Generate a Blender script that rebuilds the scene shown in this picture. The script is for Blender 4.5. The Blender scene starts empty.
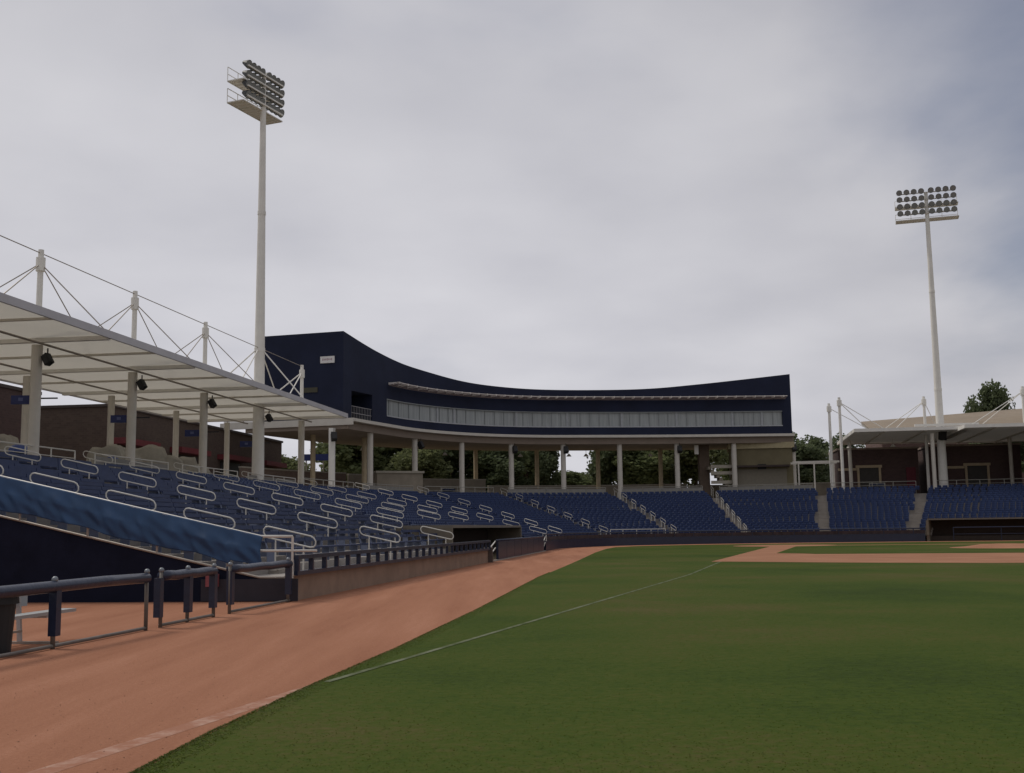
import bpy, math, random
from mathutils import Vector, Matrix
random.seed(7)
SC = bpy.context.scene
COL = SC.collection
PI = math.pi
def V(*a): return Vector(a)

# ------------------------------------------------------------------ camera
FPX = 1120.0; PITCH = math.radians(7.22); ROLL = 0.0137
cam = bpy.data.cameras.new('camera'); camo = bpy.data.objects.new('camera', cam); COL.objects.link(camo)
cam.sensor_width = 36.0; cam.lens = 36.0 * FPX / 1024.0
cam.clip_start = 0.1; cam.clip_end = 6000
f_ = V(0, math.cos(PITCH), math.sin(PITCH)); r0 = V(1, 0, 0); u0 = V(0, -math.sin(PITCH), math.cos(PITCH))
R_ = r0 * math.cos(ROLL) - u0 * math.sin(ROLL); U_ = r0 * math.sin(ROLL) + u0 * math.cos(ROLL)
camo.matrix_world = Matrix(((R_.x, U_.x, -f_.x, 0), (R_.y, U_.y, -f_.y, 0), (R_.z, U_.z, -f_.z, 1.65), (0, 0, 0, 1)))
SC.camera = camo

# ------------------------------------------------------------------ sky and sun
SUN_EL = 52.0; SUN_AZ = -62.0          # azimuth measured from +Y towards +X (negative: to the left)
world = bpy.data.worlds.new('World'); SC.world = world; world.use_nodes = True
nt = world.node_tree; nt.nodes.clear()
def N(t, **k):
    n = nt.nodes.new(t)
    for a, b in k.items(): setattr(n, a, b)
    return n
def math_(op, a, b=None, clamp=False):
    n = N('ShaderNodeMath', operation=op); n.use_clamp = clamp
    for i, v in enumerate((a, b)):
        if v is None: continue
        if isinstance(v, (int, float)): n.inputs[i].default_value = v
        else: nt.links.new(v, n.inputs[i])
    return n.outputs[0]
out = N('ShaderNodeOutputWorld'); bg = N('ShaderNodeBackground'); bg.inputs[1].default_value = 0.10
sky = N('ShaderNodeTexSky', sky_type='NISHITA', sun_disc=False)
sky.sun_elevation = math.radians(SUN_EL); sky.sun_rotation = math.radians(SUN_AZ); sky.air_density = 1.0; sky.dust_density = 1.2
tc = N('ShaderNodeTexCoord'); sep = N('ShaderNodeSeparateXYZ'); nt.links.new(tc.outputs['Generated'], sep.inputs[0])
zc = math_('MAXIMUM', sep.outputs[2], 0.0); zc = math_('ADD', zc, 0.22)
cx = math_('DIVIDE', sep.outputs[0], zc); cy = math_('DIVIDE', sep.outputs[1], zc)
comb = N('ShaderNodeCombineXYZ'); nt.links.new(cx, comb.inputs[0]); nt.links.new(cy, comb.inputs[1])
n1 = N('ShaderNodeTexNoise'); n1.inputs['Scale'].default_value = 0.9; n1.inputs['Detail'].default_value = 7; n1.inputs['Roughness'].default_value = 0.5
n1.inputs['Distortion'].default_value = 0.5
n2 = N('ShaderNodeTexNoise'); n2.inputs['Scale'].default_value = 2.3; n2.inputs['Detail'].default_value = 6; n2.inputs['Roughness'].default_value = 0.45
mp = N('ShaderNodeMapping'); mp.inputs['Location'].default_value = (3.1, 1.7, 0.4); nt.links.new(comb.outputs[0], mp.inputs[0])
nt.links.new(mp.outputs[0], n1.inputs[0]); nt.links.new(mp.outputs[0], n2.inputs[0])
# the clearing in the overcast lies to the right, and thin breaks elsewhere
dot = N('ShaderNodeVectorMath', operation='DOT_PRODUCT'); nt.links.new(tc.outputs['Generated'], dot.inputs[0])
dv = V(0.445, 0.85, 0.325).normalized(); dot.inputs[1].default_value = dv
mr = N('ShaderNodeMapRange'); mr.inputs[1].default_value = 0.972; mr.inputs[2].default_value = 1.0; mr.inputs[3].default_value = 0.0; mr.inputs[4].default_value = 0.54
nt.links.new(dot.outputs['Value'], mr.inputs[0])
a = math_('MULTIPLY', n1.outputs[0], 1.5); a = math_('SUBTRACT', 1.36, a); a2 = math_('MULTIPLY', n2.outputs[0], 0.5); a = math_('SUBTRACT', a, a2)
a = math_('ADD', a, mr.outputs[0])
clr = N('ShaderNodeMapRange'); clr.interpolation_type = 'SMOOTHSTEP'
clr.inputs[1].default_value = 0.42; clr.inputs[2].default_value = 1.10; clr.inputs[3].default_value = 0.0; clr.inputs[4].default_value = 0.85
nt.links.new(a, clr.inputs[0])
# cloud brightness: noise and a slow change with height
ramp = N('ShaderNodeValToRGB'); ramp.color_ramp.elements[0].position = 0.25; ramp.color_ramp.elements[1].position = 0.75
ramp.color_ramp.elements[0].color = (5.5, 5.5, 6.0, 1); ramp.color_ramp.elements[1].color = (7.0, 6.95, 7.35, 1)
nt.links.new(n2.outputs[0], ramp.inputs[0])
el = N('ShaderNodeMapRange'); el.inputs[1].default_value = 0.0; el.inputs[2].default_value = 0.6; el.inputs[3].default_value = 1.08; el.inputs[4].default_value = 0.80
nt.links.new(sep.outputs[2], el.inputs[0])
dot2 = N('ShaderNodeVectorMath', operation='DOT_PRODUCT'); nt.links.new(tc.outputs['Generated'], dot2.inputs[0]); dot2.inputs[1].default_value = V(-0.16, 0.92, 0.30).normalized()
side = N('ShaderNodeMapRange'); side.inputs[1].default_value = 0.72; side.inputs[2].default_value = 0.99; side.inputs[3].default_value = 0.70; side.inputs[4].default_value = 1.0
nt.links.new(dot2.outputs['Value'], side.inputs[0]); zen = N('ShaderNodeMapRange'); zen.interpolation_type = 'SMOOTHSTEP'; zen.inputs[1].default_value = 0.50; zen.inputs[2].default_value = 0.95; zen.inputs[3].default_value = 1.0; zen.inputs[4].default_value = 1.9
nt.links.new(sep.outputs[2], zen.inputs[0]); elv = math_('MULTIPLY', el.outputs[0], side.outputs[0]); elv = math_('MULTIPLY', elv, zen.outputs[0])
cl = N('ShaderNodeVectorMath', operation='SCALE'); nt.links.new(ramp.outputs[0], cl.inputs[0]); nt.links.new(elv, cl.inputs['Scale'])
sk = N('ShaderNodeVectorMath', operation='MULTIPLY'); nt.links.new(sky.outputs[0], sk.inputs[0]); sk.inputs[1].default_value = (0.68, 0.62, 0.66)
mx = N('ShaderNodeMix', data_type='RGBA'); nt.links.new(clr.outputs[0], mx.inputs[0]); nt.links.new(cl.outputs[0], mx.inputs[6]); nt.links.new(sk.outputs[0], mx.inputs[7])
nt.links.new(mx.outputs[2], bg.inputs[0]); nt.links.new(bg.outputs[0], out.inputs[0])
sun = bpy.data.lights.new('sun', 'SUN'); sun.energy = 1.6; sun.angle = math.radians(14); sun.color = (1, 0.93, 0.82)
suno = bpy.data.objects.new('sun', sun); COL.objects.link(suno)
az = math.radians(SUN_AZ); e_ = math.radians(SUN_EL)
sd = V(math.sin(az) * math.cos(e_), math.cos(az) * math.cos(e_), math.sin(e_))
suno.rotation_euler = sd.to_track_quat('Z', 'Y').to_euler()
SC.view_settings.view_transform = 'Standard'; SC.view_settings.look = 'None'
SC.view_settings.exposure = 0.0; SC.view_settings.gamma = 1.0; SC.view_settings.use_curve_mapping = False

# ------------------------------------------------------------------ materials
MATS = {}
def mat(name, c, rough=0.7, var=0.12, scale=3.0, bump=0.0, bscale=40.0, metal=0.0, spec=0.35, det=5):
    if name in MATS: return MATS[name]
    m = bpy.data.materials.new(name); m.use_nodes = True; t = m.node_tree; b = t.nodes['Principled BSDF']
    b.inputs['Roughness'].default_value = rough; b.inputs['Metallic'].default_value = metal
    b.inputs['Specular IOR Level'].default_value = spec
    tcn = t.nodes.new('ShaderNodeTexCoord'); no = t.nodes.new('ShaderNodeTexNoise')
    no.inputs['Scale'].default_value = scale; no.inputs['Detail'].default_value = det; no.inputs['Roughness'].default_value = 0.6
    t.links.new(tcn.outputs['Object'], no.inputs[0])
    r = t.nodes.new('ShaderNodeValToRGB'); r.color_ramp.elements[0].position = 0.3; r.color_ramp.elements[1].position = 0.7
    r.color_ramp.elements[0].color = tuple(x * (1 - var) for x in c) + (1,); r.color_ramp.elements[1].color = tuple(min(1, x * (1 + var)) for x in c) + (1,)
    t.links.new(no.outputs[0], r.inputs[0]); t.links.new(r.outputs[0], b.inputs['Base Color'])
    if bump:
        nb = t.nodes.new('ShaderNodeTexNoise'); nb.inputs['Scale'].default_value = bscale; nb.inputs['Detail'].default_value = 4
        t.links.new(tcn.outputs['Object'], nb.inputs[0])
        bp = t.nodes.new('ShaderNodeBump'); bp.inputs['Strength'].default_value = bump; bp.inputs['Distance'].default_value = 0.02
        t.links.new(nb.outputs[0], bp.inputs['Height']); t.links.new(bp.outputs[0], b.inputs['Normal'])
    MATS[name] = m; return m
def corrugate(m, axis='Y', scale=6.0, strength=0.5, dist=0.03):
    t = m.node_tree; b = t.nodes['Principled BSDF']
    w = t.nodes.new('ShaderNodeTexWave'); w.bands_direction = axis; w.inputs['Scale'].default_value = scale
    tcn = t.nodes.new('ShaderNodeTexCoord'); t.links.new(tcn.outputs['Object'], w.inputs[0])
    bp = t.nodes.new('ShaderNodeBump'); bp.inputs['Strength'].default_value = strength; bp.inputs['Distance'].default_value = dist
    t.links.new(w.outputs[1], bp.inputs['Height']); t.links.new(bp.outputs[0], b.inputs['Normal'])
    return m
cream = mat('cream_painted_steel', (0.60, 0.565, 0.50), 0.5, 0.07, 1.2)
creamw = mat('white_painted_steel', (0.78, 0.76, 0.71), 0.45, 0.06, 1.5)
roofm = corrugate(mat('cream_corrugated_roof', (0.62, 0.59, 0.53), 0.6, 0.06, 0.35), 'Y', 4.0, 0.4)
fascia_m = mat('grey_fascia', (0.50, 0.49, 0.51), 0.5, 0.08, 1.0)
conc = mat('concrete', (0.30, 0.27, 0.235), 0.85, 0.15, 1.4, 0.3, 25)
concd = mat('stand_concrete', (0.30, 0.275, 0.25), 0.85, 0.18, 1.0, 0.3, 25)
tanw = mat('tan_front_wall', (0.26, 0.18, 0.13), 0.9, 0.16, 1.2, 0.4, 30)
navy = mat('navy_stucco', (0.015, 0.020, 0.046), 0.75, 0.20, 0.35, 0.3, 20, spec=0.25)
navyb = mat('black_netting_wall', (0.010, 0.012, 0.026), 0.9, 0.25, 1.5, 0.2, 60, spec=0.15)
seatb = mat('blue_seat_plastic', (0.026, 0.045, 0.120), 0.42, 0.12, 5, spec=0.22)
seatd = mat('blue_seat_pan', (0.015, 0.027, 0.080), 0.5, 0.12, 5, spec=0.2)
seatf = mat('seat_standard_metal', (0.17, 0.20, 0.29), 0.5, 0.1, 6, spec=0.4)
bluepad = mat('dark_blue_vinyl', (0.012, 0.020, 0.048), 0.35, 0.15, 3, 0.35, 9, spec=0.5)
tarpm = mat('blue_tarp', (0.018, 0.060, 0.145), 0.5, 0.15, 1.6, 0.25, 4, spec=0.4)
benchb = mat('blue_bench_plastic', (0.020, 0.034, 0.092), 0.45, 0.18, 2.5, spec=0.25)
railm = mat('pale_handrail', (0.62, 0.60, 0.55), 0.4, 0.05, 4)
railg = mat('dull_grey_rail', (0.30, 0.29, 0.25), 0.5, 0.08, 4)
galv = mat('galvanised_pipe', (0.33, 0.29, 0.25), 0.5, 0.12, 6, metal=0.3)
black = mat('black_plastic', (0.012, 0.012, 0.014), 0.5, 0.1, 8)
bluesign = mat('blue_sign_panel', (0.018, 0.028, 0.12), 0.4, 0.08, 3)
red = mat('maroon_paint', (0.14, 0.025, 0.03), 0.6, 0.15, 2)
white = mat('white_panel', (0.75, 0.74, 0.72), 0.5, 0.05, 2)
glassw = mat('pale_window_with_drawn_curtains', (0.32, 0.345, 0.345), 0.25, 0.18, 2.2, spec=0.6)
glassw.node_tree.nodes  # curtains hang in vertical folds
def folds(m, sx=2.4):
    t = m.node_tree; b = t.nodes['Principled BSDF']
    no = [n for n in t.nodes if n.type == 'TEX_NOISE'][0]; mpn = t.nodes.new('ShaderNodeMapping'); mpn.inputs['Scale'].default_value = (sx, sx, 0.12)
    tcn = [n for n in t.nodes if n.type == 'TEX_COORD'][0]; t.links.new(tcn.outputs['Object'], mpn.inputs[0]); t.links.new(mpn.outputs[0], no.inputs[0])
folds(glassw)
oliv = mat('olive_tan_wall', (0.17, 0.145, 0.085), 0.85, 0.12, 0.8)
beige = mat('beige_block_wall', (0.27, 0.235, 0.185), 0.9, 0.14, 0.9, 0.3, 12)
louv = mat('brown_metal_louvre', (0.27, 0.20, 0.17), 0.5, 0.15, 3)
def brick(name, c1, c2, sc=2.2):
    m = mat(name, c1, 0.9, 0.1, 1); t = m.node_tree; b = t.nodes['Principled BSDF']
    bt = t.nodes.new('ShaderNodeTexBrick'); bt.inputs['Scale'].default_value = sc; bt.inputs['Color1'].default_value = c1 + (1,); bt.inputs['Color2'].default_value = c2 + (1,)
    bt.inputs['Mortar'].default_value = tuple(x * 1.15 for x in c1) + (1,); bt.inputs['Mortar Size'].default_value = 0.012
    tcn = t.nodes.new('ShaderNodeTexCoord'); mpn = t.nodes.new('ShaderNodeMapping'); mpn.inputs['Rotation'].default_value = (PI / 2, 0, 0)
    cbx = t.nodes.new('ShaderNodeSeparateXYZ'); t.links.new(tcn.outputs['Object'], cbx.inputs[0])
    ad = t.nodes.new('ShaderNodeMath'); ad.operation = 'ADD'; t.links.new(cbx.outputs[0], ad.inputs[0]); t.links.new(cbx.outputs[1], ad.inputs[1])
    cc = t.nodes.new('ShaderNodeCombineXYZ'); t.links.new(ad.outputs[0], cc.inputs[0]); t.links.new(cbx.outputs[2], cc.inputs[1])
    t.links.new(cc.outputs[0], bt.inputs[0]); t.links.new(bt.outputs[0], b.inputs['Base Color'])
    return m
brickm = brick('dark_brown_brick', (0.092, 0.066, 0.052), (0.072, 0.050, 0.041), 1.6)
brickr = brick('maroon_brick', (0.088, 0.056, 0.052), (0.070, 0.045, 0.042), 1.6)
tanroof = corrugate(mat('tan_ribbed_roof', (0.25, 0.20, 0.145), 0.7, 0.1, 0.3), 'X', 1.6, 0.6)
bark = mat('bark', (0.07, 0.05, 0.035), 0.9, 0.25, 4, 0.4, 15)
def leafmat(name, c1, c2):
    m = bpy.data.materials.new(name); m.use_nodes = True; t = m.node_tree; b = t.nodes['Principled BSDF']
    b.inputs['Roughness'].default_value = 0.6; b.inputs['Specular IOR Level'].default_value = 0.2
    g = t.nodes.new('ShaderNodeNewGeometry'); r = t.nodes.new('ShaderNodeValToRGB')
    r.color_ramp.elements[0].color = c1 + (1,); r.color_ramp.elements[1].color = c2 + (1,)
    t.links.new(g.outputs['Random Per Island'], r.inputs[0]); t.links.new(r.outputs[0], b.inputs['Base Color'])
    tr = t.nodes.new('ShaderNodeBsdfTranslucent'); mxn = t.nodes.new('ShaderNodeMixShader'); mxn.inputs[0].default_value = 0.5; t.links.new(r.outputs[0], tr.inputs[0])
    o_ = [n for n in t.nodes if n.type == 'OUTPUT_MATERIAL'][0]; t.links.new(b.outputs[0], mxn.inputs[1]); t.links.new(tr.outputs[0], mxn.inputs[2]); t.links.new(mxn.outputs[0], o_.inputs[0])
    return m
leafs = [leafmat('mid_green_leaves', (0.13, 0.16, 0.07), (0.22, 0.25, 0.12)),
         leafmat('dark_green_leaves', (0.085, 0.11, 0.055), (0.15, 0.18, 0.095)),
         leafmat('yellow_green_leaves', (0.12, 0.14, 0.06), (0.19, 0.21, 0.10))]

def translucent(m, f=0.45):
    # thin woven/fibreglass sheeting: daylight soaks through it
    t = m.node_tree; b = t.nodes['Principled BSDF']; tr = t.nodes.new('ShaderNodeBsdfTranslucent'); mxn = t.nodes.new('ShaderNodeMixShader'); mxn.inputs[0].default_value = f
    tr.inputs[0].default_value = (0.82, 0.80, 0.75, 1); o_ = [n for n in t.nodes if n.type == 'OUTPUT_MATERIAL'][0]
    t.links.new(b.outputs[0], mxn.inputs[1]); t.links.new(tr.outputs[0], mxn.inputs[2]); t.links.new(mxn.outputs[0], o_.inputs[0])
translucent(roofm, 0.6)
# ground materials
def ground_mat(name, stops, streak=None, scale=0.12, fine=18, bump=0.5, FW=0.36):
    m = bpy.data.materials.new(name); m.use_nodes = True; t = m.node_tree; b = t.nodes['Principled BSDF']
    b.inputs['Roughness'].default_value = 0.95; b.inputs['Specular IOR Level'].default_value = 0.1
    tcn = t.nodes.new('ShaderNodeTexCoord'); mpn = t.nodes.new('ShaderNodeMapping')
    if streak: mpn.inputs['Rotation'].default_value = (0, 0, streak[0]); mpn.inputs['Scale'].default_value = streak[1]
    t.links.new(tcn.outputs['Object'], mpn.inputs[0])
    no = t.nodes.new('ShaderNodeTexNoise'); no.inputs['Scale'].default_value = scale; no.inputs['Detail'].default_value = 8; no.inputs['Roughness'].default_value = 0.62
    t.links.new(mpn.outputs[0], no.inputs[0])
    nf = t.nodes.new('ShaderNodeTexNoise'); nf.inputs['Scale'].default_value = fine; nf.inputs['Detail'].default_value = 5; nf.inputs['Roughness'].default_value = 0.7
    t.links.new(tcn.outputs['Object'], nf.inputs[0])
    mm = t.nodes.new('ShaderNodeMath'); mm.operation = 'MULTIPLY_ADD'; mm.inputs[1].default_value = FW
    t.links.new(nf.outputs[0], mm.inputs[0]); 
    ms = t.nodes.new('ShaderNodeMath'); ms.operation = 'MULTIPLY'; ms.inputs[1].default_value = 1 - FW; t.links.new(no.outputs[0], ms.inputs[0]); t.links.new(ms.outputs[0], mm.inputs[2])
    r = t.nodes.new('ShaderNodeValToRGB'); els = r.color_ramp.elements
    els[0].position = stops[0][0]; els[0].color = stops[0][1] + (1,); els[1].position = stops[-1][0]; els[1].color = stops[-1][1] + (1,)
    for p, c in stops[1:-1]:
        e = els.new(p); e.color = c + (1,)
    t.links.new(mm.outputs[0], r.inputs[0]); t.links.new(r.outputs[0], b.inputs['Base Color'])
    bp = t.nodes.new('ShaderNodeBump'); bp.inputs['Strength'].default_value = bump; bp.inputs['Distance'].default_value = 0.02
    t.links.new(nf.outputs[0], bp.inputs['Height']); t.links.new(bp.outputs[0], b.inputs['Normal'])
    return m
FOUL_A = math.radians(17.0)
grass_m = ground_mat('mown_grass', [(0.38, (0.028, 0.048, 0.006)), (0.46, (0.041, 0.066, 0.007)), (0.53, (0.054, 0.071, 0.010)), (0.59, (0.070, 0.070, 0.017)), (0.66, (0.090, 0.078, 0.026))],
                     (math.radians(-16), (1.0, 1.0, 1)), 0.15, 9, 0.9)
dirt_m = ground_mat('red_clay_dirt', [(0.32, (0.235, 0.098, 0.056)), (0.44, (0.30, 0.136, 0.081)), (0.54, (0.335, 0.156, 0.094)), (0.68, (0.40, 0.198, 0.128))],
                    (math.radians(8), (2.6, 0.22, 1)), 0.45, 30, 0.8)
dirt2_m = ground_mat('infield_clay', [(0.34, (0.25, 0.120, 0.070)), (0.66, (0.36, 0.185, 0.112))], None, 0.3, 8, 0.4)
far_m = ground_mat('dry_ground', [(0.35, (0.12, 0.10, 0.06)), (0.65, (0.20, 0.16, 0.10))], None, 0.02, 2, 0.3)
chalk = ground_mat('worn_chalk', [(0.40, (0.055, 0.075, 0.025)), (0.60, (0.16, 0.175, 0.115))], None, 1.2, 12, 0.3)
chalkd = ground_mat('chalk_on_dirt', [(0.46, (0.31, 0.150, 0.098)), (0.62, (0.42, 0.27, 0.21))], None, 2.5, 9, 0.3)

# ------------------------------------------------------------------ mesh helper
def wloc(o):
    l = V(0, 0, 0)
    while o: l += o.location; o = o.parent
    return l
class MB:
    def __init__(s): s.v = []; s.f = []
    def quad(s, *p):
        n = len(s.v); s.v += [tuple(q) for q in p]; s.f.append(tuple(range(n, n + len(p)))); return s
    def box(s, c, d, ax=None):
        # centre, half sizes, axes
        c = Vector(c); X, Y, Z = ax if ax else (V(1, 0, 0), V(0, 1, 0), V(0, 0, 1)); n = len(s.v)
        for k in (-1, 1):
            for j in (-1, 1):
                for i in (-1, 1): s.v.append(tuple(c + X * (i * d[0]) + Y * (j * d[1]) + Z * (k * d[2])))
        for q in ((0, 2, 3, 1), (4, 5, 7, 6), (0, 1, 5, 4), (1, 3, 7, 5), (3, 2, 6, 7), (2, 0, 4, 6)): s.f.append(tuple(n + i for i in q))
        return s
    def bar(s, p, q, w, h, up=V(0, 0, 1)):
        p = Vector(p); q = Vector(q); Y = (q - p); L = Y.length; Y.normalize(); X = Y.cross(up)
        if X.length < 1e-4: X = V(1, 0, 0)
        X.normalize(); Z = X.cross(Y); return s.box((p + q) / 2, (w / 2, L / 2, h / 2), (X, Y, Z))
    def tube(s, p, q, r, r2=None, n=10, cap=True):
        p = Vector(p); q = Vector(q); r2 = r if r2 is None else r2; d = (q - p).normalized()
        X = d.cross(V(0, 0, 1)); X = X.normalized() if X.length > 1e-4 else V(1, 0, 0); Y = d.cross(X); b = len(s.v)
        for c, rr in ((p, r), (q, r2)):
            for i in range(n):
                a = 2 * PI * i / n; s.v.append(tuple(c + X * (rr * math.cos(a)) + Y * (rr * math.sin(a))))
        for i in range(n): s.f.append((b + i, b + (i + 1) % n, b + n + (i + 1) % n, b + n + i))
        if cap: s.f.append(tuple(b + i for i in range(n))[::-1]); s.f.append(tuple(b + n + i for i in range(n)))
        return s
    def path(s, pts, r, n=8, closed=False):
        pts = [Vector(p) for p in pts]; m = len(pts); b = len(s.v); pn = None
        for i, p in enumerate(pts):
            if closed: d = (pts[(i + 1) % m] - pts[i - 1]).normalized()
            else: d = (pts[min(i + 1, m - 1)] - pts[max(i - 1, 0)]).normalized()
            if pn is None:
                X = d.cross(V(0, 0, 1)); X = X.normalized() if X.length > 1e-3 else V(1, 0, 0)
            else: X = (pn - d * pn.dot(d)).normalized()
            pn = X; Y = d.cross(X)
            for k in range(n):
                a = 2 * PI * k / n; s.v.append(tuple(p + X * (r * math.cos(a)) + Y * (r * math.sin(a))))
        for i in range(m if closed else m - 1):
            j = (i + 1) % m
            for k in range(n): s.f.append((b + i * n + k, b + i * n + (k + 1) % n, b + j * n + (k + 1) % n, b + j * n + k))
        if not closed: s.f.append(tuple(b + k for k in range(n))[::-1]); s.f.append(tuple(b + (m - 1) * n + k for k in range(n)))
        return s
    def ball(s, c, r, n=8, m=6, sq=(1, 1, 1)):
        c = Vector(c); b = len(s.v)
        for i in range(m + 1):
            t = PI * i / m
            for k in range(n): a = 2 * PI * k / n; s.v.append((c.x + sq[0] * r * math.sin(t) * math.cos(a), c.y + sq[1] * r * math.sin(t) * math.sin(a), c.z + sq[2] * r * math.cos(t)))
        for i in range(m):
            for k in range(n): s.f.append((b + i * n + k, b + (i + 1) * n + k, b + (i + 1) * n + (k + 1) % n, b + i * n + (k + 1) % n))
        return s
    def slab(s, poly, z0, z1):
        n = len(s.v); m = len(poly)
        for z in (z0, z1):
            for p in poly: s.v.append((p[0], p[1], z))
        s.f.append(tuple(range(n, n + m))[::-1]); s.f.append(tuple(range(n + m, n + 2 * m)))
        for i in range(m): s.f.append((n + i, n + (i + 1) % m, n + m + (i + 1) % m, n + m + i))
        return s
    def build(s, name, m, parent=None, smooth=False, label=None):
        l = wloc(parent) if parent else V(0, 0, 0)
        me = bpy.data.meshes.new(name); me.from_pydata([(a - l.x, b - l.y, c - l.z) for a, b, c in s.v], [], s.f); me.materials.append(m); me.update()
        if smooth:
            for p in me.polygons: p.use_smooth = True
        o = bpy.data.objects.new(name, me); COL.objects.link(o)
        if parent: o.parent = parent
        if label: o['label'] = label
        return o
def thing(name, loc, label, cat, group=None):
    o = bpy.data.objects.new(name, None); o.empty_display_size = 0.3; COL.objects.link(o); o.location = loc
    o['label'] = label; o['category'] = cat
    if group: o['group'] = group
    return o
def tag(o, label, cat, group=None, kind=None):
    o['label'] = label; o['category'] = cat
    if group: o['group'] = group
    if kind: o['kind'] = kind
    return o
def struct(o, label=None, cat=None):
    o['kind'] = 'structure'
    if label: o['label'] = label
    if cat: o['category'] = cat
    return o
def copy_tree(o, parent=None):
    c = o.copy(); COL.objects.link(c)
    if parent: c.parent = parent
    for ch in list(o.children): copy_tree(ch, c)
    return c
ORD = ['first', 'second', 'third', 'fourth', 'fifth', 'sixth', 'seventh', 'eighth', 'ninth', 'tenth', 'eleventh', 'twelfth', 'thirteenth', 'fourteenth',
       'fifteenth', 'sixteenth', 'seventeenth', 'eighteenth', 'nineteenth', 'twentieth', 'twenty-first', 'twenty-second', 'twenty-third', 'twenty-fourth']

# ------------------------------------------------------------------ plan of the stand (front wall P, depth direction th, depth L, top floor H)
K = 0.1387
def onl(a, y): return (-a + K * y, y)          # a point on a line parallel to the left stand
TH0 = -82.1
ST = [(*onl(9.0, 12.0), TH0, 17.4, 4.2), (*onl(9.0, 26.9), TH0, 17.4, 4.2), (*onl(9.0, 46.5), TH0, 17.4, 4.2), (*onl(9.0, 66.2), TH0, 17.4, 4.2), (1.6, 76.5, -77, 17.4, 4.22),
      (2.8, 84.8, -66, 17.2, 4.26), (4.3, 92.3, -50, 16.6, 4.32), (8.7, 99.3, -39, 15.5, 4.38), (15.0, 102.4, -18, 14.5, 4.42), (21.4, 103.0, -3, 14.2, 4.48),
      (28.2, 102.4, 15, 14.4, 4.56), (35.6, 101.0, 25, 15.0, 4.6), (48.0, 97.6, 25, 15.0, 4.6), (62.0, 93.4, 25, 15, 4.6), (76.0, 89.2, 25, 15, 4.6)]
def cat(t):
    i = max(0, min(len(ST) - 2, int(t))); u = t - i
    p0 = ST[max(i - 1, 0)]; p1 = ST[i]; p2 = ST[i + 1]; p3 = ST[min(i + 2, len(ST) - 1)]
    return [0.5 * (2 * b + (c - a) * u + (2 * a - 5 * b + 4 * c - d) * u * u + (3 * b - a - 3 * c + d) * u ** 3) for a, b, c, d in zip(p0, p1, p2, p3)]
NR = 20; H0 = 0.55
def frame(t):
    x, y, th, L, H = cat(t); th = math.radians(th); return V(x, y, 0), V(math.sin(th), math.cos(th), 0), L, H
def row_d(L, r): return 0.75 + (L - 0.75) * r / NR
def row_h(H, r): return H0 + (H - H0) * r / (NR - 1)
def on_stand(t, r, dz=0, dd=0):
    p, d, L, H = frame(t); q = p + d * (row_d(L, r) + dd); q.z = row_h(H, r) + dz; return q
def t_at_y(y):      # on the straight left wall
    a, b = 0.0, 6.0
    for _ in range(40):
        m = (a + b) / 2
        if frame(m)[0].y < y: a = m
        else: b = m
    return (a + b) / 2
T_START = 1.0; T_END = 14.0
AIS = [t_at_y(30.1), t_at_y(39.5), t_at_y(49.2), t_at_y(58.8), t_at_y(68.3), t_at_y(77.3), t_at_y(85.6), 6.0, 7.0, 8.0, 9.0, 10.0, 11.0, 12.02, 13.0]
DUG = [(t_at_y(53.5), t_at_y(78.0), 4), (11.12, 12.9, 3)]
def in_dug(t, r): return any(a < t < b and r < n for a, b, n in DUG)

# ------------------------------------------------------------------ the ground
g = MB().quad((-2500, -300, 0), (2500, -300, 0), (2500, 4000, 0), (-2500, 4000, 0)).build('ground', far_m); struct(g, 'dry ground sheet under and beyond the ballpark', 'ground')
HOME = V(21.2, 88.6, 0); u = V(math.sin(FOUL_A), math.cos(FOUL_A), 0); v = V(math.cos(FOUL_A), -math.sin(FOUL_A), 0)
wallpts = [frame(T_START + (T_END - T_START) * i / 120)[0] for i in range(121)]
# warning track: everything within the walls
poly = [(-14.0, 40.0), (-16.0, 32.5), (-20, 31), (-40, 20), (-40, -20), (90, -20), (90, 85)] + [(p.x, p.y) for p in reversed(wallpts) if p.y > 27 and p.x < 88]
poly = [(-40, -20), (90, -20), (90, 85.5)] + [(p.x + frame(T_START + (T_END - T_START) * (120 - i) / 120)[1].x * .5, p.y + .3) for i, p in enumerate(reversed(wallpts))] + [(-23, 30.5), (-40, 30.5)]
def flat(poly, z, name, m):
    b = MB(); b.quad(*[(p[0], p[1], z) for p in poly]); return b.build(name, m)
struct(flat(poly, 0.008, 'warning_track', dirt_m), 'red clay warning track between the stand and the grass', 'track')
gedge = [(-4.2, -12), (-3.3, 0), (-2.9, 4.5), (-2.62, 8.05), (-2.5, 9.57), (-2.19, 12.18), (-1.63, 16.11), (-0.73, 23.63), (0.86, 38.54), (2.1, 48), (3.35, 57.93), (5.3, 74), (7.0, 86), (8.3, 92.5), (10.5, 96.0), (14, 98.0), (20, 98.9), (28, 98.4), (36, 97.2), (48, 93.8), (62, 89.6), (76, 85.4), (88, 81), (88, -12)]
struct(flat(gedge, 0.016, 'grass_field', grass_m), 'mown green outfield and infield grass', 'grass')
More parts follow.
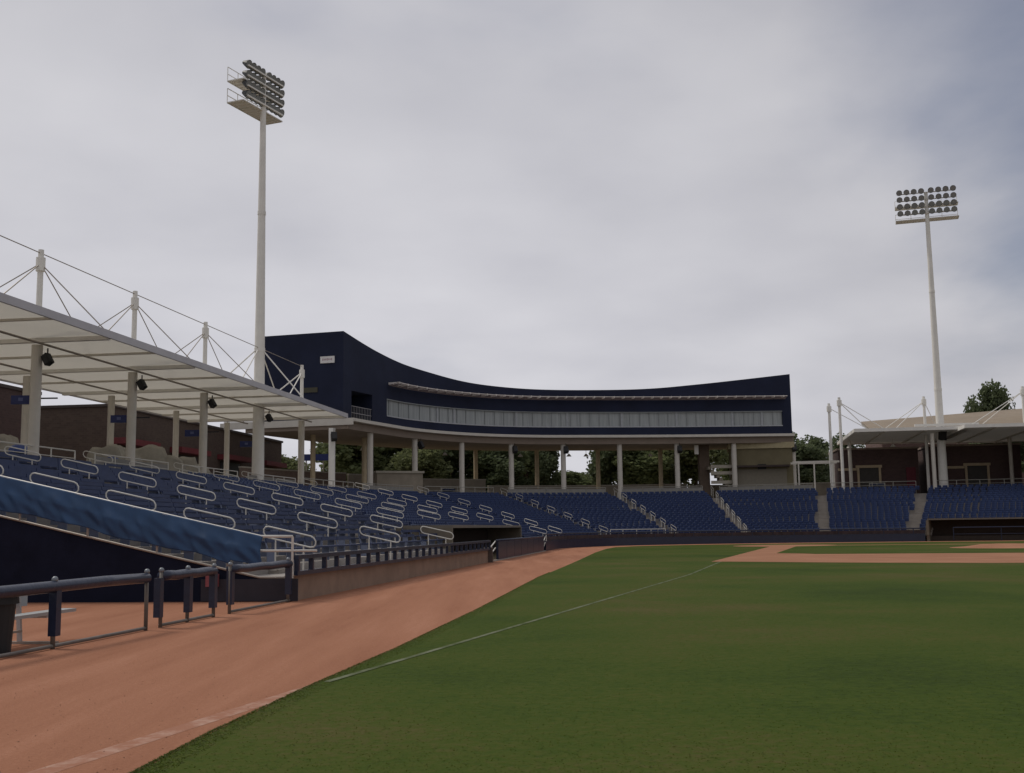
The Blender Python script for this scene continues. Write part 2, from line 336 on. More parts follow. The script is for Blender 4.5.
# infield clay: arc of 29 m about the mound, and the home circle
MC = HOME + (v - u) * 13.0
arc = []
A = HOME - u * 38.9; B = HOME + v * 38.9
a0 = math.atan2(A.y - MC.y, A.x - MC.x); a1 = math.atan2(B.y - MC.y, B.x - MC.x)
if a1 < a0: a1 += 2 * PI
arc = [(MC.x + 29 * math.cos(a0 + (a1 - a0) * i / 60), MC.y + 29 * math.sin(a0 + (a1 - a0) * i / 60)) for i in range(61)]
off = (-v) * 1.0 + u * 0.0
inf = [tuple((HOME - v * 0.9 - u * 3)[:2]), tuple((A - v * 0.9)[:2])] + arc + [tuple((B + u * 0.9)[:2]), tuple((HOME + u * 0.9 + v * 3)[:2])]
struct(flat(inf, 0.024, 'infield_clay', dirt2_m), 'reddish clay of the base paths and infield arc', 'dirt')
def circ(c, r, n=40): return [(c.x + r * math.cos(2 * PI * i / n), c.y + r * math.sin(2 * PI * i / n)) for i in range(n)]
struct(flat(circ(HOME, 4.0), 0.028, 'home_plate_circle', dirt2_m), 'round clay area at home plate', 'dirt')
# infield grass square with the rounded cut-outs at the bases
c0 = HOME + (v - u) * 1.0; S = 26.0
def P2(a, b): q = HOME - u * a + v * b; return (q.x, q.y)
sq = []
def cutarc(ca, cb, s0, s1, r): return [P2(ca + r * math.cos(math.radians(s0 + (s1 - s0) * i / 10)), cb + r * math.sin(math.radians(s0 + (s1 - s0) * i / 10))) for i in range(11)]
sq += cutarc(0, 0, 75, 15, 4.0) + cutarc(27.4, 0, 163, 107, 3.4) + cutarc(27.4, 27.4, 253, 197, 3.4) + cutarc(0, 27.4, 343, 287, 3.4)
struct(flat(sq, 0.032, 'infield_grass', grass_m), 'square of infield grass behind the clay strip', 'grass')
# mound
mb = MB(); mc = V(31.2, 72.0, 0); n = 36
rings = [(3.3, 0.036), (2.4, 0.10), (1.4, 0.24), (0.7, 0.27)]
for i in range(len(rings) - 1):
    for k in range(n):
        a, b = 2 * PI * k / n, 2 * PI * (k + 1) / n; (ra, za), (rb, zb) = rings[i], rings[i + 1]
        mb.quad((mc.x + ra * math.cos(a), mc.y + ra * math.sin(a), za), (mc.x + ra * math.cos(b), mc.y + ra * math.sin(b), za), (mc.x + rb * math.cos(b), mc.y + rb * math.sin(b), zb), (mc.x + rb * math.cos(a), mc.y + rb * math.sin(a), zb))
mb.quad(*[(mc.x + 0.7 * math.cos(2 * PI * k / n), mc.y + 0.7 * math.sin(2 * PI * k / n), 0.27) for k in range(n)])
struct(mb.build('pitchers_mound', dirt2_m, smooth=True), 'low round clay pitching mound on the infield grass', 'mound')
# chalk line
fl = V(-2.0, 12.71, 0); fu = V(7.95, 25.79, 0).normalized(); fn = V(fu.y, -fu.x, 0)
def strip(p, q, w, z, name, m):
    d = (q - p).normalized(); nn = V(d.y, -d.x, 0) * w / 2
    return MB().quad((p + nn) + V(0, 0, z), (q + nn) + V(0, 0, z), (q - nn) + V(0, 0, z), (p - nn) + V(0, 0, z)).build(name, m)
struct(strip(V(-2.06, 12.5, 0), V(5.95, 38.5, 0), 0.085, 0.022, 'foul_line', chalk), 'worn chalk foul line across the grass', 'line')
struct(strip(V(5.95, 38.5, 0), V(9.6, 52.4, 0), 0.10, 0.0225, 'foul_line', chalk), 'far end of the chalk foul line', 'line')
struct(strip(V(-4.05, 5.4, 0), V(-2.14, 12.3, 0), 0.20, 0.0095, 'foul_line', chalkd), 'smudged chalk line over the clay track', 'line')

def gx_edge(y):
    for p, q in zip(gedge[:-1], gedge[1:]):
        if p[1] <= y <= q[1]: return p[0] + (q[0] - p[0]) * (y - p[1]) / (q[1] - p[1])
    return 0
rg = random.Random(5); gb = MB()
for i in range(70000):
    y = 6.2 + 36 * rg.random() ** 2.3; x0 = gx_edge(y) - .04; x1 = y * 0.50 + .4; x = x0 + (x1 - x0) * rg.random() if i % 3 else x0 + .25 * rg.random() ** 2
    a = rg.uniform(0, PI); fade = max(.12, 1 - (y - 6) / 34); h = rg.uniform(.002, .007) * fade; w = .006 + y * .0003; lx = rg.gauss(0, .016); ly = rg.gauss(0, .016)
    if y > 12.4 and abs((V(x, y, 0) - fl).dot(fn)) < .05: continue
    ca, sa = math.cos(a) * w, math.sin(a) * w
    gb.quad((x - ca, y - sa, .014), (x + ca, y + sa, .014), (x + lx, y + ly, .017 + h))
go = gb.build('grass_blades', leafmat('grass_blade', (0.056, 0.082, 0.008), (0.082, 0.104, 0.015))); tag(go, 'short mown grass blades in the near outfield', 'grass', kind='stuff')
pb0 = MB()
for i in range(1500):
    y = 7 + 26 * rg.random() ** 1.6; x1 = gx_edge(y) - .05; x0 = -8.6 + K * y; x = x0 + (x1 - x0) * rg.random(); r_ = rg.uniform(.003, .008)
    n_ = len(pb0.v); pb0.v += [(x - r_, y, .009), (x, y - r_, .009), (x + r_, y, .009), (x, y + r_, .009), (x + r_ * .2, y, .009 + r_ * .8)]; pb0.f += [(n_, n_ + 1, n_ + 4), (n_ + 1, n_ + 2, n_ + 4), (n_ + 2, n_ + 3, n_ + 4), (n_ + 3, n_, n_ + 4)]
po = pb0.build('grit', leafmat('grit_stone', (0.20, 0.09, 0.055), (0.46, 0.28, 0.18))); tag(po, 'loose grit and crumbs of clay on the warning track', 'grit', kind='stuff')

# plateau behind the stand: concourse and the land round it
TS = [i * 0.1 for i in range(0, 141)]
cb = MB(); og = MB()
def ringpt(t, dist):
    p, d, L, H = frame(t); q = p + d * (row_d(L, NR) - 0.02 + dist); q.z = H + 0.0; return q
for a, b in zip(TS[:-1], TS[1:]):
    p0, p1 = ringpt(a, 0), ringpt(b, 0); q0, q1 = ringpt(a, 13), ringpt(b, 13); w0, w1 = ringpt(a, 500), ringpt(b, 500)
    cb.quad(p0, p1, q1, q0)
    q0b = q0.copy(); q1b = q1.copy(); q0b.z -= 0.12; q1b.z -= 0.12; w0.z = 4.2; w1.z = 4.2
    cb.quad(q0, q1, q1b, q0b)
    og.quad(q0b, q1b, w1, w0)
struct(cb.build('concourse', conc), 'concrete concourse behind the top row of seats', 'concourse')
struct(og.build('terrain', far_m), 'land beyond the concourse where the trees stand', 'terrain')

# ------------------------------------------------------------------ the grandstand itself
gs = thing('grandstand', (0, 60, 0), 'curved concrete seating bowl wrapping the foul line and home plate', 'grandstand')
tb = MB(); st = MB(); TT = []
t = T_START
while t < T_END: TT.append(t); t += 0.06
TT.append(T_END)
for a_ in AIS:
    pass
for a, b in zip(TT[:-1], TT[1:]):
    m_ = (a + b) / 2
    for r in range(NR):
        if in_dug(m_, r): continue
        p0, p1 = on_stand(a, r), on_stand(b, r); q0, q1 = on_stand(a, r + 1), on_stand(b, r + 1); q0.z = p0.z; q1.z = p1.z
        tb.quad(p0, p1, q1, q0)
        if r < NR - 1:
            zn0, zn1 = on_stand(a, r + 1).z, on_stand(b, r + 1).z
            tb.quad(q0, q1, V(q1.x, q1.y, zn1), V(q0.x, q0.y, zn0))
        if r == 0:
            f0, f1 = frame(a)[0].copy(), frame(b)[0].copy(); f0.z = f1.z = H0; tb.quad(f0, f1, p1, p0)
# aisle half steps, one small block per row in every stair aisle
for ai, ta in enumerate(AIS):
    st = MB()
    for r in range(NR - 1):
        if in_dug(ta, r): continue
        p, d, L, H = frame(ta); c = on_stand(ta, r + 1); hs = (on_stand(ta, r + 1).z - on_stand(ta, r).z) / 2
        tang = V(d.y, -d.x, 0)
        st.box(c + V(0, 0, -hs * 1.5) - d * 0.14, (0.52, 0.14, hs / 2), (tang, d, V(0, 0, 1)))
        st.box(c + V(0, 0, -hs * 1.5 + hs / 2 + 0.006) - d * 0.25, (0.53, 0.03, 0.01), (tang, d, V(0, 0, 1)))
    st.build('aisle_steps', conc, gs)
tb.build('terrace', concd, gs)

# front wall with low top, left part tan with a blue picket railing
def wallrun(t0, t1, h, th, m, name, parent, n=30, z0=-0.1, off=0.0):
    b = MB(); pr = None
    for i in range(n + 1):
        p, d, L, H = frame(t0 + (t1 - t0) * i / n); p = p + d * off
        if pr is not None:
            p0, d0 = pr; A0, A1, B0, B1 = p0.copy(), p.copy(), p0 + d0 * th, p + d * th
            z = [V(0, 0, z0), V(0, 0, h)]
            b.quad(A0 + z[0], A1 + z[0], A1 + z[1], A0 + z[1]); b.quad(A0 + z[1], A1 + z[1], B1 + z[1], B0 + z[1]); b.quad(B0 + z[1], B1 + z[1], B1 + z[0], B0 + z[0])
            if i == 1: b.quad(A0 + z[0], A0 + z[1], B0 + z[1], B0 + z[0])
            if i == n: b.quad(A1 + z[0], B1 + z[0], B1 + z[1], A1 + z[1])
        pr = (p, d)
    return b.build(name, m, parent)
tw0, tw1 = t_at_y(26.95), t_at_y(55.6)
wallrun(tw0, tw1, 0.60, 0.22, tanw, 'front_wall', gs)
# blue picket railing on it
rl = thing('picket_railing', (frame(tw0)[0].x, 27.0, 0.6), 'navy picket railing along the top of the tan front wall', 'railing')
def lin(y, a=8.92): return V(-a + K * y, y, 0)
MB().bar(lin(26.9) + V(0, 0, 1.04), lin(55.6) + V(0, 0, 1.04), 0.13, 0.10).build('top_rail', bluepad, rl)
MB().bar(lin(26.9) + V(0, 0, 0.66), lin(55.6) + V(0, 0, 0.66), 0.10, 0.10).build('bottom_rail', bluepad, rl)
y = 27.0
while y < 55.7:
    MB().box(lin(y) + V(0, 0, 0.85), (0.055, 0.085, 0.14)).build('picket', bluepad, rl); y += 1.06
# end block of the wall and stair rails down to the dugout
ebk = MB().box(lin(56.0, 9.05) + V(0, 0, 0.36), (0.22, 0.42, 0.37)).build('wall_end_block', mat('dark_block', (0.09, 0.07, 0.06)), gs)
def stairrails(name, base, label, parts):
    o = thing(name, base, label, 'handrail')
    for pth in parts: MB().path(pth, 0.032, 8).build('rail', railm, o, True)
    return o
stairrails('dugout_handrail', lin(57.2), 'pair of slanting white handrails at the near end of the left dugout', [
    [lin(56.9, 9.2) + V(0, 0, .58), lin(58.6, 9.1) + V(0, 0, 1.0)], [lin(56.9, 9.2) + V(0, 0, .22), lin(58.6, 9.1) + V(0, 0, .66)]])
stairrails('dugout_handrail', lin(79.5), 'pair of slanting white handrails at the far end of the left dugout', [
    [lin(79.2, 9.0) + V(0, 0, .55), lin(82.5, 9.1) + V(0, 0, 1.15)], [lin(79.2, 9.0) + V(0, 0, .15), lin(82.5, 9.1) + V(0, 0, .8)], [lin(82.5, 9.1) + V(0, 0, .1), lin(82.5, 9.1) + V(0, 0, 1.15)]])
# padded dugout fence on the left
df = thing('padded_dugout_fence', lin(68), 'dark blue padded fence in front of the left dugout', 'fence')
for i in range(7):
    y0 = 58.6 + i * 3.0; y1 = y0 + 2.94
    MB().bar(lin(y0, 9.0) + V(0, 0, .53), lin(y1, 9.0) + V(0, 0, .53), 0.12, 0.92).build('pad', bluepad, df)
MB().path([lin(58.4, 9.0) + V(0, 0, 1.04), lin(79.8, 9.0) + V(0, 0, 1.04)], 0.06).build('top_rail', bluepad, df, True)
MB().bar(lin(57.0, 9.0) + V(0, 0, .03), lin(80.5, 9.0) + V(0, 0, .03), 0.2, 0.07).build('kerb', conc, df)

# padded backstop wall with railing, from the left dugout round to the right dugout
bw = thing('backstop_wall', (frame(8.5)[0].x, frame(8.5)[0].y, 0), 'low navy padded wall with rail curving behind home plate', 'wall')
tA, tB = t_at_y(81.5), 11.10
wallrun(tA, tB, 0.70, 0.2, bluepad, 'padding', bw, 70)
wallrun(tA, tB, 1.02, 0.06, mat('dark_mesh_panel', (0.045, 0.032, 0.034), 0.8, 0.4, 2.5), 'mesh_panel', bw, 70, 0.70, 0.10)
pp = [frame(tA + (tB - tA) * i / 70) for i in range(71)]
MB().path([p + d * 0.12 + V(0, 0, 1.17) for p, d, L, H in pp], 0.06).build('top_rail', bluepad, bw, True)
for i in range(0, 71, 3):
    p, d, L, H = pp[i]; q = p + d * 0.13; MB().tube(q + V(0, 0, .7), q + V(0, 0, 1.17), 0.05).build('post', bluepad, bw)

# end wall of the stand and the railing above it
E0 = V(*onl(9.0, 26.9), 0); ed = V(-0.9905, 0.1374, 0).normalized()
def eh(s): return H0 - 0.02 + (4.2 - H0) * max(0, s - 0.75) / 15.8
ew = MB(); SS = [0, 0.8, 3, 6, 9, 12, 15, 17.5, 30]
for a, b in zip(SS[:-1], SS[1:]):
    pa, pb = E0 + ed * a, E0 + ed * b; nn = V(0.1374, 0.9905, 0)
    ha, hb = eh(min(a, 16.8)), eh(min(b, 16.8))
    ew.quad(pb + V(0, 0, -.1), pa + V(0, 0, -.1), pa + V(0, 0, ha), pb + V(0, 0, hb)); ew.quad(pb + V(0, 0, hb), pa + V(0, 0, ha), pa + nn * .3 + V(0, 0, ha), pb + nn * .3 + V(0, 0, hb))
ew.build('end_wall', navyb, gs)
MB().box(E0 + ed * 1.0 + V(0, 0, 0.28) - V(0.05, 0.04, 0), (1.2, 0.02, 0.26), (ed, V(0.1374, 0.9905, 0), V(0, 0, 1))).build('end_wall_panel', mat('grey_purple_block', (0.04, 0.036, 0.045), 0.9), gs)
rp = MB().box(E0 + ed * 1.95 + V(0, 0, 0.52) - V(0, .14, 0), (0.15, 0.05, 0.15), (ed, V(0.1374, 0.9905, 0), V(0, 0, 1))).build('junction_box', mat('faded_red', (0.26, 0.07, 0.08), 0.6))
tag(rp, 'small faded red box on the end wall beside the gate', 'box')
er = thing('raked_railing', E0, 'white raked railing climbing the open end of the stand', 'railing')
top = [E0 + ed * s + V(0, -0.02, eh(s) + 1.0) for s in (-0.0, 0.8, 16.5)]
MB().path(top, 0.035, 8).build('top_rail', railm, er, True)
MB().path([E0 + ed * s + V(0, -0.02, eh(s) + 0.03) for s in (-0.0, 0.8, 16.5)], 0.03, 8).build('bottom_rail', galv, er, True)
MB().path([E0 + ed * s + V(0, -0.02, eh(s) + 0.66) for s in (-0.6, 0.8, 2.4)], 0.03, 8).build('mid_rail', railm, er, True)
for s in (0.0, 1.6, 3.4, 5.2, 7.0, 8.8, 10.6, 12.4, 14.2, 16): MB().tube(E0 + ed * s + V(0, -.02, eh(s) + .02), E0 + ed * s + V(0, -.02, eh(s) + 1.0), 0.03).build('post', galv if s else railm, er)
# tarp
b = MB(); nx, nz = 300, 28; rnd = random.Random(3)
def fold(s, w):
    return 0.5 * 0.022 * math.sin(s * 23 + w * 11 + 2 * math.sin(s * 3)) + 0.018 * math.sin(w * 14 + s * 9) + 0.03 * math.sin(s * 3.1 + w * 2.2 + 1.3 * math.sin(s * 1.3)) + 0.022 * math.sin(s * 7.7 - w * 3.5) + 0.025 * math.sin(s * 15 + w * 5) + 0.02 * math.sin(w * 9 + s * 2)
for i in range(nx + 1):
    s = 0.72 + 15.5 * i / nx
    drop = 0.80 + 0.03 * math.sin(s * 1.9) + 0.02 * math.sin(s * 4.3 + 1) - (0.10 if s < 1.5 else 0)
    for j in range(nz + 1):
        w = j / nz; p = E0 + ed * (s + 0.04 * math.sin(w * 4)) + V(0, 0, eh(s) + 1.02 - drop * w)
        o_ = -(0.05 + (fold(s, w) * .6 + 0.10) * min(1, w * 2.2)); p += V(0.1374, 0.9905, 0) * o_; b.v.append(tuple(p))
for i in range(nx):
    for j in range(nz): n = nz + 1; b.f.append((i * n + j, (i + 1) * n + j, (i + 1) * n + j + 1, i * n + j + 1))
tp = b.build('tarpaulin', tarpm, None, True); md = tp.modifiers.new('s', 'SOLIDIFY'); md.thickness = 0.012
tag(tp, 'wrinkled blue tarpaulin draped over the raked railing at the stand end', 'tarpaulin')

# ------------------------------------------------------------------ dugouts
def dugout(ti0, ti1, nrow, label, roofh, front, nseg=16, wing=True):
    p, d, L, H = frame((ti0 + ti1) / 2); o = thing('dugout', (p.x, p.y, 0), label, 'dugout')
    def sweep(d0, d1, z0, z1):
        b = MB(); pr = None
        for i in range(nseg + 1):
            p, d, L, H = frame(ti0 + (ti1 - ti0) * i / nseg); e1 = row_d(L, nrow) + 0.02 if d1 is None else d1; e0 = row_d(L, nrow) if d0 is None else d0
            c = [p + d * e0 + V(0, 0, z0), p + d * e1 + V(0, 0, z0), p + d * e1 + V(0, 0, z1), p + d * e0 + V(0, 0, z1)]
            if pr:
                for k in range(4): b.quad(pr[k], c[k], c[(k + 1) % 4], pr[(k + 1) % 4])
            if i in (0, nseg): b.quad(*c)
            pr = c
        return b
    sweep(front, None, roofh - 0.14, roofh).build('roof', mat('dugout_roof_edge', (0.17, 0.15, 0.125), .85), o)
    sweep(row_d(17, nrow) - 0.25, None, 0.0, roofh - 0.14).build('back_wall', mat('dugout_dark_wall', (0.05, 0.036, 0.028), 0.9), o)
    MB_ = sweep(front + 1.6, front + 2.0, 0.02, 0.45); MB_.build('bench', mat('dark_wood', (0.06, 0.045, 0.035)), o)
    for tt in (ti0, ti1):
        p, d, L, H = frame(tt); t_ = V(d.y, -d.x, 0); e1 = row_d(L, nrow); ww = 0.11
        MB().box(p + d * ((front + e1) / 2) + V(0, 0, (roofh - .14) / 2), ((e1 - front) / 2, ww, (roofh - .14) / 2 - .003), (d, t_, V(0, 0, 1))).build('end_wall', mat('dugout_beige_wall', (0.17, 0.145, 0.11), 0.9), o)
    for i in (range(1, nseg, 4) if wing else ()):
        p, d, L, H = frame(ti0 + (ti1 - ti0) * i / nseg); MB().tube(p + d * (front + .25), p + d * (front + .25) + V(0, 0, roofh - .15), 0.06).build('post', galv, o)
    return o
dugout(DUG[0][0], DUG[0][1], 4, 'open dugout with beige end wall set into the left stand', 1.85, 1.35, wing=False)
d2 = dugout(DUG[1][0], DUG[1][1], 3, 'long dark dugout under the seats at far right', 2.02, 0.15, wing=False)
# dark rail net across the right dugout front
b = MB(); b2 = []
pr = thing('dugout_guard_rail', frame(12.0)[0], 'dark guard rail in front of the right dugout', 'railing')
pts = [frame(11.3 + i * 0.1)[0] + V(0, -.1, 0) for i in range(16)]
MB().path([p + V(0, 0, 1.2) for p in pts], 0.05).build('top_rail', bluepad, pr); MB().path([p + V(0, 0, 0.62) for p in pts], 0.03).build('mid_rail', bluepad, pr)
for p in pts[::3]: MB().tube(p, p + V(0, 0, 1.2), 0.04).build('post', bluepad, pr)

wr = thing('barrier_rail', (12, 101.6, 0.6), 'white double rail barrier behind the padded wall at the foot of the stand', 'railing')
for zz in (1.15, 1.42): MB().path([frame(7.05 + .1 * i)[0] + frame(7.05 + .1 * i)[1] * .7 + V(0, 0, zz) for i in range(9)], .035, 6).build('rail', railm, wr)
for i in range(0, 9, 2): q = frame(7.05 + .1 * i)[0] + frame(7.05 + .1 * i)[1] * .7; MB().tube(q + V(0, 0, .5), q + V(0, 0, 1.42), .03, n=6).build('post', railm, wr)
# ------------------------------------------------------------------ seats
def seat_parts(low):
    bk = MB(); n = 5 if not low else 2
    # curved backrest: local +Y is towards the back
    def sheet(rows, w, thick):
        b = MB(); m = len(rows); nn = 5 if not low else 3
        for s_ in (0, 1):
            for (yy, zz) in rows:
                for i in range(nn):
                    x = -w / 2 + w * i / (nn - 1); cur = 0.035 * (abs(x) / (w / 2)) ** 2
                    b.v.append((x, yy - cur + s_ * thick, zz))
        o = m * nn
        for j in range(m - 1):
            for i in range(nn - 1):
                a = j * nn + i; b.f.append((a, a + 1, a + nn + 1, a + nn)); b.f.append((o + a, o + a + nn, o + a + nn + 1, o + a + 1))
        for i in range(nn - 1):
            a = (m - 1) * nn + i; b.f.append((a, a + 1, o + a + 1, o + a)); b.f.append((i, o + i, o + i + 1, i + 1))
        for j in range(m - 1):
            for e in (0, nn - 1): a = j * nn + e; b.f.append((a, a + nn, o + a + nn, o + a))
        return b
    back = sheet([(0.06, 0.40), (0.085, 0.60), (0.15, 0.80)] if not low else [(0.06, 0.40), (0.15, 0.80)], 0.45, 0.03)
    pan = sheet([(-0.06, 0.40), (-0.045, 0.56), (-0.02, 0.70)] if not low else [(-0.06, 0.40), (-0.02, 0.70)], 0.41, 0.04)
    fr = MB()
    for sx in (-0.245,) if low else (-0.235, 0.235):
        fr.box((sx, 0.07, 0.22), (0.012, 0.035, 0.22)); fr.box((sx, 0.0, 0.60), (0.020, 0.15, 0.018)); fr.box((sx, 0.09, 0.52), (0.010, 0.025, 0.1))
    fr.box((0, 0.09, 0.36), (0.235, 0.02, 0.02)) if not low else None
    return back, pan, fr
bk, pn, fr = seat_parts(False)
proto = thing('stadium_seat', (0, 0, 0), 'seat', 'seat', 'navy tip-up seats of the left stand')
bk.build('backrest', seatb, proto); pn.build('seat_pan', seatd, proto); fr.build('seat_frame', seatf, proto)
seats = []
# the bays nearest the camera have continuous benches with backrests
BT = AIS[3] - 0.001
BN = ['in the bay beside the tarp', 'one bay along from the tarp', 'two bays along from the tarp', 'three bays along from the tarp']
for sec in range(4):
    for r in range(NR):
        t0 = T_START if sec == 0 else AIS[sec - 1]; t1 = AIS[sec]
        if in_dug((t1 + t0) / 2 + .02, r) and sec == 3 or (sec == 3 and r < 4): t1 = min(t1, DUG[0][0])
        A_, B_ = on_stand(t0, r), on_stand(t1, r); L_ = (B_ - A_).length; dr = (B_ - A_).normalized(); pb_ = V(-dr.y, dr.x, 0)
        a_, b_ = A_ + dr * (0.35 if sec == 0 else 0.6), B_ - dr * (0.6 if t1 == AIS[sec] else .1)
        if (b_ - a_).length < 1.0 or r == 0: continue
        bo_ = pb_ * ((row_d(17.4, r + 0.55) - row_d(17.4, r)))
        o = thing('bleacher_bench', a_ + bo_, 'navy backed bench, %s row up, %s' % (ORD[r], BN[sec]), 'bench', 'navy benches with backrests in the nearest bays')
        MB().bar(a_ + bo_ - pb_ * .18 + V(0, 0, .43), b_ + bo_ - pb_ * .18 + V(0, 0, .43), .36, .045).build('seat', benchb, o)
        bk_b = MB(); n_ = max(2, int(round((b_ - a_).length / 1.55))); st_ = (b_ - a_) / n_
        for k in range(n_): bk_b.bar(a_ + bo_ + st_ * k + dr * .02 + pb_ * .05 + V(0, 0, .665), a_ + bo_ + st_ * (k + 1) - dr * .02 + pb_ * .05 + V(0, 0, .665), .035, .115, (pb_ * .18 + V(0, 0, 1)).normalized())
        bk_b.build('backrest', benchb, o)
        lg = MB()
        for k in range(n_ + 1):
            q_ = a_ + bo_ + st_ * k; q_ = q_ + dr * (.05 if k == 0 else -.05 if k == n_ else 0)
            lg.box(q_ - pb_ * .1 + V(0, 0, .2), (.02, .12, .2), (dr, pb_, V(0, 0, 1))); lg.bar(q_ + pb_ * .0 + V(0, 0, .38), q_ + pb_ * .09 + V(0, 0, .7), .035, .035); lg.build('bracket', seatf, o); lg = MB()
DT = 0.01
AW = 0.62
for r in range(NR):
    t = T_START + 0.0; acc = 0.0; prev = None; sec = 0; k = 0; num = 0
    # walk along the row
    ts = []; t = T_START + 0.005
    while t < T_END: ts.append(t); t += DT
    ap = [on_stand(a, r) for a in AIS]
    prevp = on_stand(ts[0], r); dist = 0.25; last_sec = -1
    for t in ts[1:]:
        p = on_stand(t, r); dist += (p - prevp).length; prevp = p
        if dist >= 0.52:
            if t < 0:
                # keep clear of the slanted end railing
                if (p - E0).dot(V(0.1374, 0.9905, 0)) < 0.45: dist = 0.3; continue
            if any((p - q).xy.length < AW for q in ap): dist = 0.4; continue
            if t < BT: dist = 0.3; continue
            if in_dug(t, r) or any(a_ - 0.03 < t < b_ + 0.03 and r < n_ for a_, b_, n_ in DUG): dist = 0.3; continue
            sec = sum(1 for a in AIS if a < t)
            if sec != last_sec: num = 0; last_sec = sec
            num += 1; dist = 0.0
            pt, d, L, H = frame(t); q = pt + d * (row_d(L, r + 0.62)); q.z = row_h(H, r)
            seats.append((q, math.atan2(-d.x, d.y), r, sec, num))
campos = V(0, 0, 1.65)
def project(p):
    d = Vector(p) - campos; z = d.dot(f_); return 512 + FPX * d.dot(R_) / z, 386.5 - FPX * d.dot(U_) / z
def hidden(q):
    x, y = project(q + V(0, 0, 0.8))
    if x < 0: return True
    if x < 262: return y > 484 + 0.2075 * x - 2
    return False
near = sorted([s for s in seats if not hidden(s[0])], key=lambda s: (s[0] - campos).length)[:300]
nearset = set(id(s) for s in near)
CN = ['under the tarp-side end', 'past the first handrail aisle', 'past the second handrail aisle', 'past the third handrail aisle', 'past the fourth handrail aisle', 'past the fifth handrail aisle', 'past the sixth handrail aisle', 'past the seventh handrail aisle']
first = True
for q, rz, r, sec, num in near:
    o = proto if first else copy_tree(proto); first = False
    o.location = q; o.rotation_euler = (0, 0, rz)
    o['label'] = 'navy tip-up seat, %s row from the field, %s seat %s' % (ORD[r], ORD[num - 1] if num <= 24 else 'last', CN[min(sec, 7)])
bk, pn, fr = seat_parts(True)
def bulk(src, keep, name, m, parent=None):
    b = MB()
    for q, rz, r, sec, num in keep:
        c, s_ = math.cos(rz), math.sin(rz); n = len(b.v)
        for x, y, z in src.v: b.v.append((q.x + x * c - y * s_, q.y + x * s_ + y * c, q.z + z))
        for f in src.f: b.f.append(tuple(n + i for i in f))
    return b.build(name, m, parent)
rest = [s for s in seats if id(s) not in nearset]
def is_left(s): return s[3] <= 7
ob = thing('stadium_seats', (10, 100, 0.5), 'thousands of navy tip-up seats filling the rest of the bowl', 'seats')
ob['kind'] = 'stuff'
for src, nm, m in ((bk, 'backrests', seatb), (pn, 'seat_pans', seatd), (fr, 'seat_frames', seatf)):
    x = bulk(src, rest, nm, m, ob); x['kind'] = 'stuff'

# ------------------------------------------------------------------ handrail loops in the aisles
railg2 = mat('dull_pale_handrail', (0.42, 0.40, 0.36), .5, .06, 4)
def loop_pts(L, h, n=5):
    pts = []; r = h / 2
    for s_, a0 in ((1, -90), (-1, 90)):
        for i in range(n + 1):
            a = math.radians(a0 + 180 * i / n); pts.append((s_ * (L / 2 - r) + r * math.cos(a), r * math.sin(a)))
    return pts
def loop(ta, d, label, grp, LL=1.5):
    p, dd, L, H = frame(ta); NRf = (d - 0.75) / ((L - 0.75) / NR); slope = (H - H0) / (NR - 1) * NR / (L - 0.75)
    base = p + dd * d; base.z = H0 + (d - 0.75) * slope + 0.05
    T = V(dd.x, dd.y, slope).normalized(); U = V(0, 0, 1)
    o = thing('aisle_handrail', base, label, 'handrail', grp)
    MB().path([base + V(0, 0, 0.80) + T * a + U * b for a, b in loop_pts(LL, 0.30)], 0.021, 8, True).build('loop', railm if LL > 1.3 else railg2, o, True)
    for s_ in (-0.4, 0.4): MB().tube(base + T * s_ + V(0, 0, -0.05), base + T * s_ + V(0, 0, 0.655), 0.022, n=6).build('post', railm, o)
AN = ['nearest the tarp', 'second from the tarp', 'third from the tarp', 'fourth from the tarp', 'fifth from the tarp', 'sixth from the tarp', 'seventh from the tarp', 'eighth from the tarp', 'ninth from the tarp', 'tenth from the tarp']
for i, ta in enumerate(AIS[:11]):
    p, dd, L, H = frame(ta); n = 8 if i < 7 else 7
    pitch = (L - 1.4) / (n - 1) if i >= 7 else 2.27
    for k in range(n):
        d = 1.2 + pitch * k
        if any(a_ < ta < b_ and d < row_d(L, n_) + 1.0 for a_, b_, n_ in DUG): continue
        loop(ta, d, 'white handrail loop, %s up from the field, in the aisle %s' % (ORD[k], (AN + ['beside the first bare stair'])[i]), 'handrail loops in the aisles', 1.5 if i < 8 else 1.2)
# plain posts at stair aisles E and F: pale stair side walls
# ------------------------------------------------------------------ left canopy
ZC = [38.87, 47.57, 56.2, 64.95, 73.7, 82.35]
ZR = [onl(27, z) for z in ZC]
HCAN = 10.05
cn = thing('canopy', (*onl(27, 60), 4.4), 'long cream canopy with cable-stayed white masts over the left stand', 'canopy')
pl = V(*onl(23.7, 30), 0); perp = V(-0.9905, 0.1374, 0); al = V(0.1374, 0.9905, 0)
def cp(a, z, h):  # a: offset from line, z: y of its foot on the column line
    q = V(*onl(27, z), 0) + perp * ((a - 27) * 0.9905); q.z = h; return q
ZA, ZB = 33.0, 82.9
b = MB(); c4 = [cp(23.7, ZA, 0), cp(23.7, ZB, 0), cp(36.0, ZB, 0), cp(36.0, ZA, 0)]
b.slab([(q.x, q.y) for q in c4], HCAN, HCAN + 0.12); b.build('roof_sheet', roofm, cn)
fz = HCAN - 0.12
MB().bar(cp(23.64, ZA, HCAN + .03), cp(23.64, ZB, HCAN + .03), 0.1, 0.32).build('fascia', fascia_m, cn)
MB().bar(cp(36.06, ZA, HCAN), cp(36.06, ZB, HCAN), 0.1, 0.16).build('fascia', fascia_m, cn)
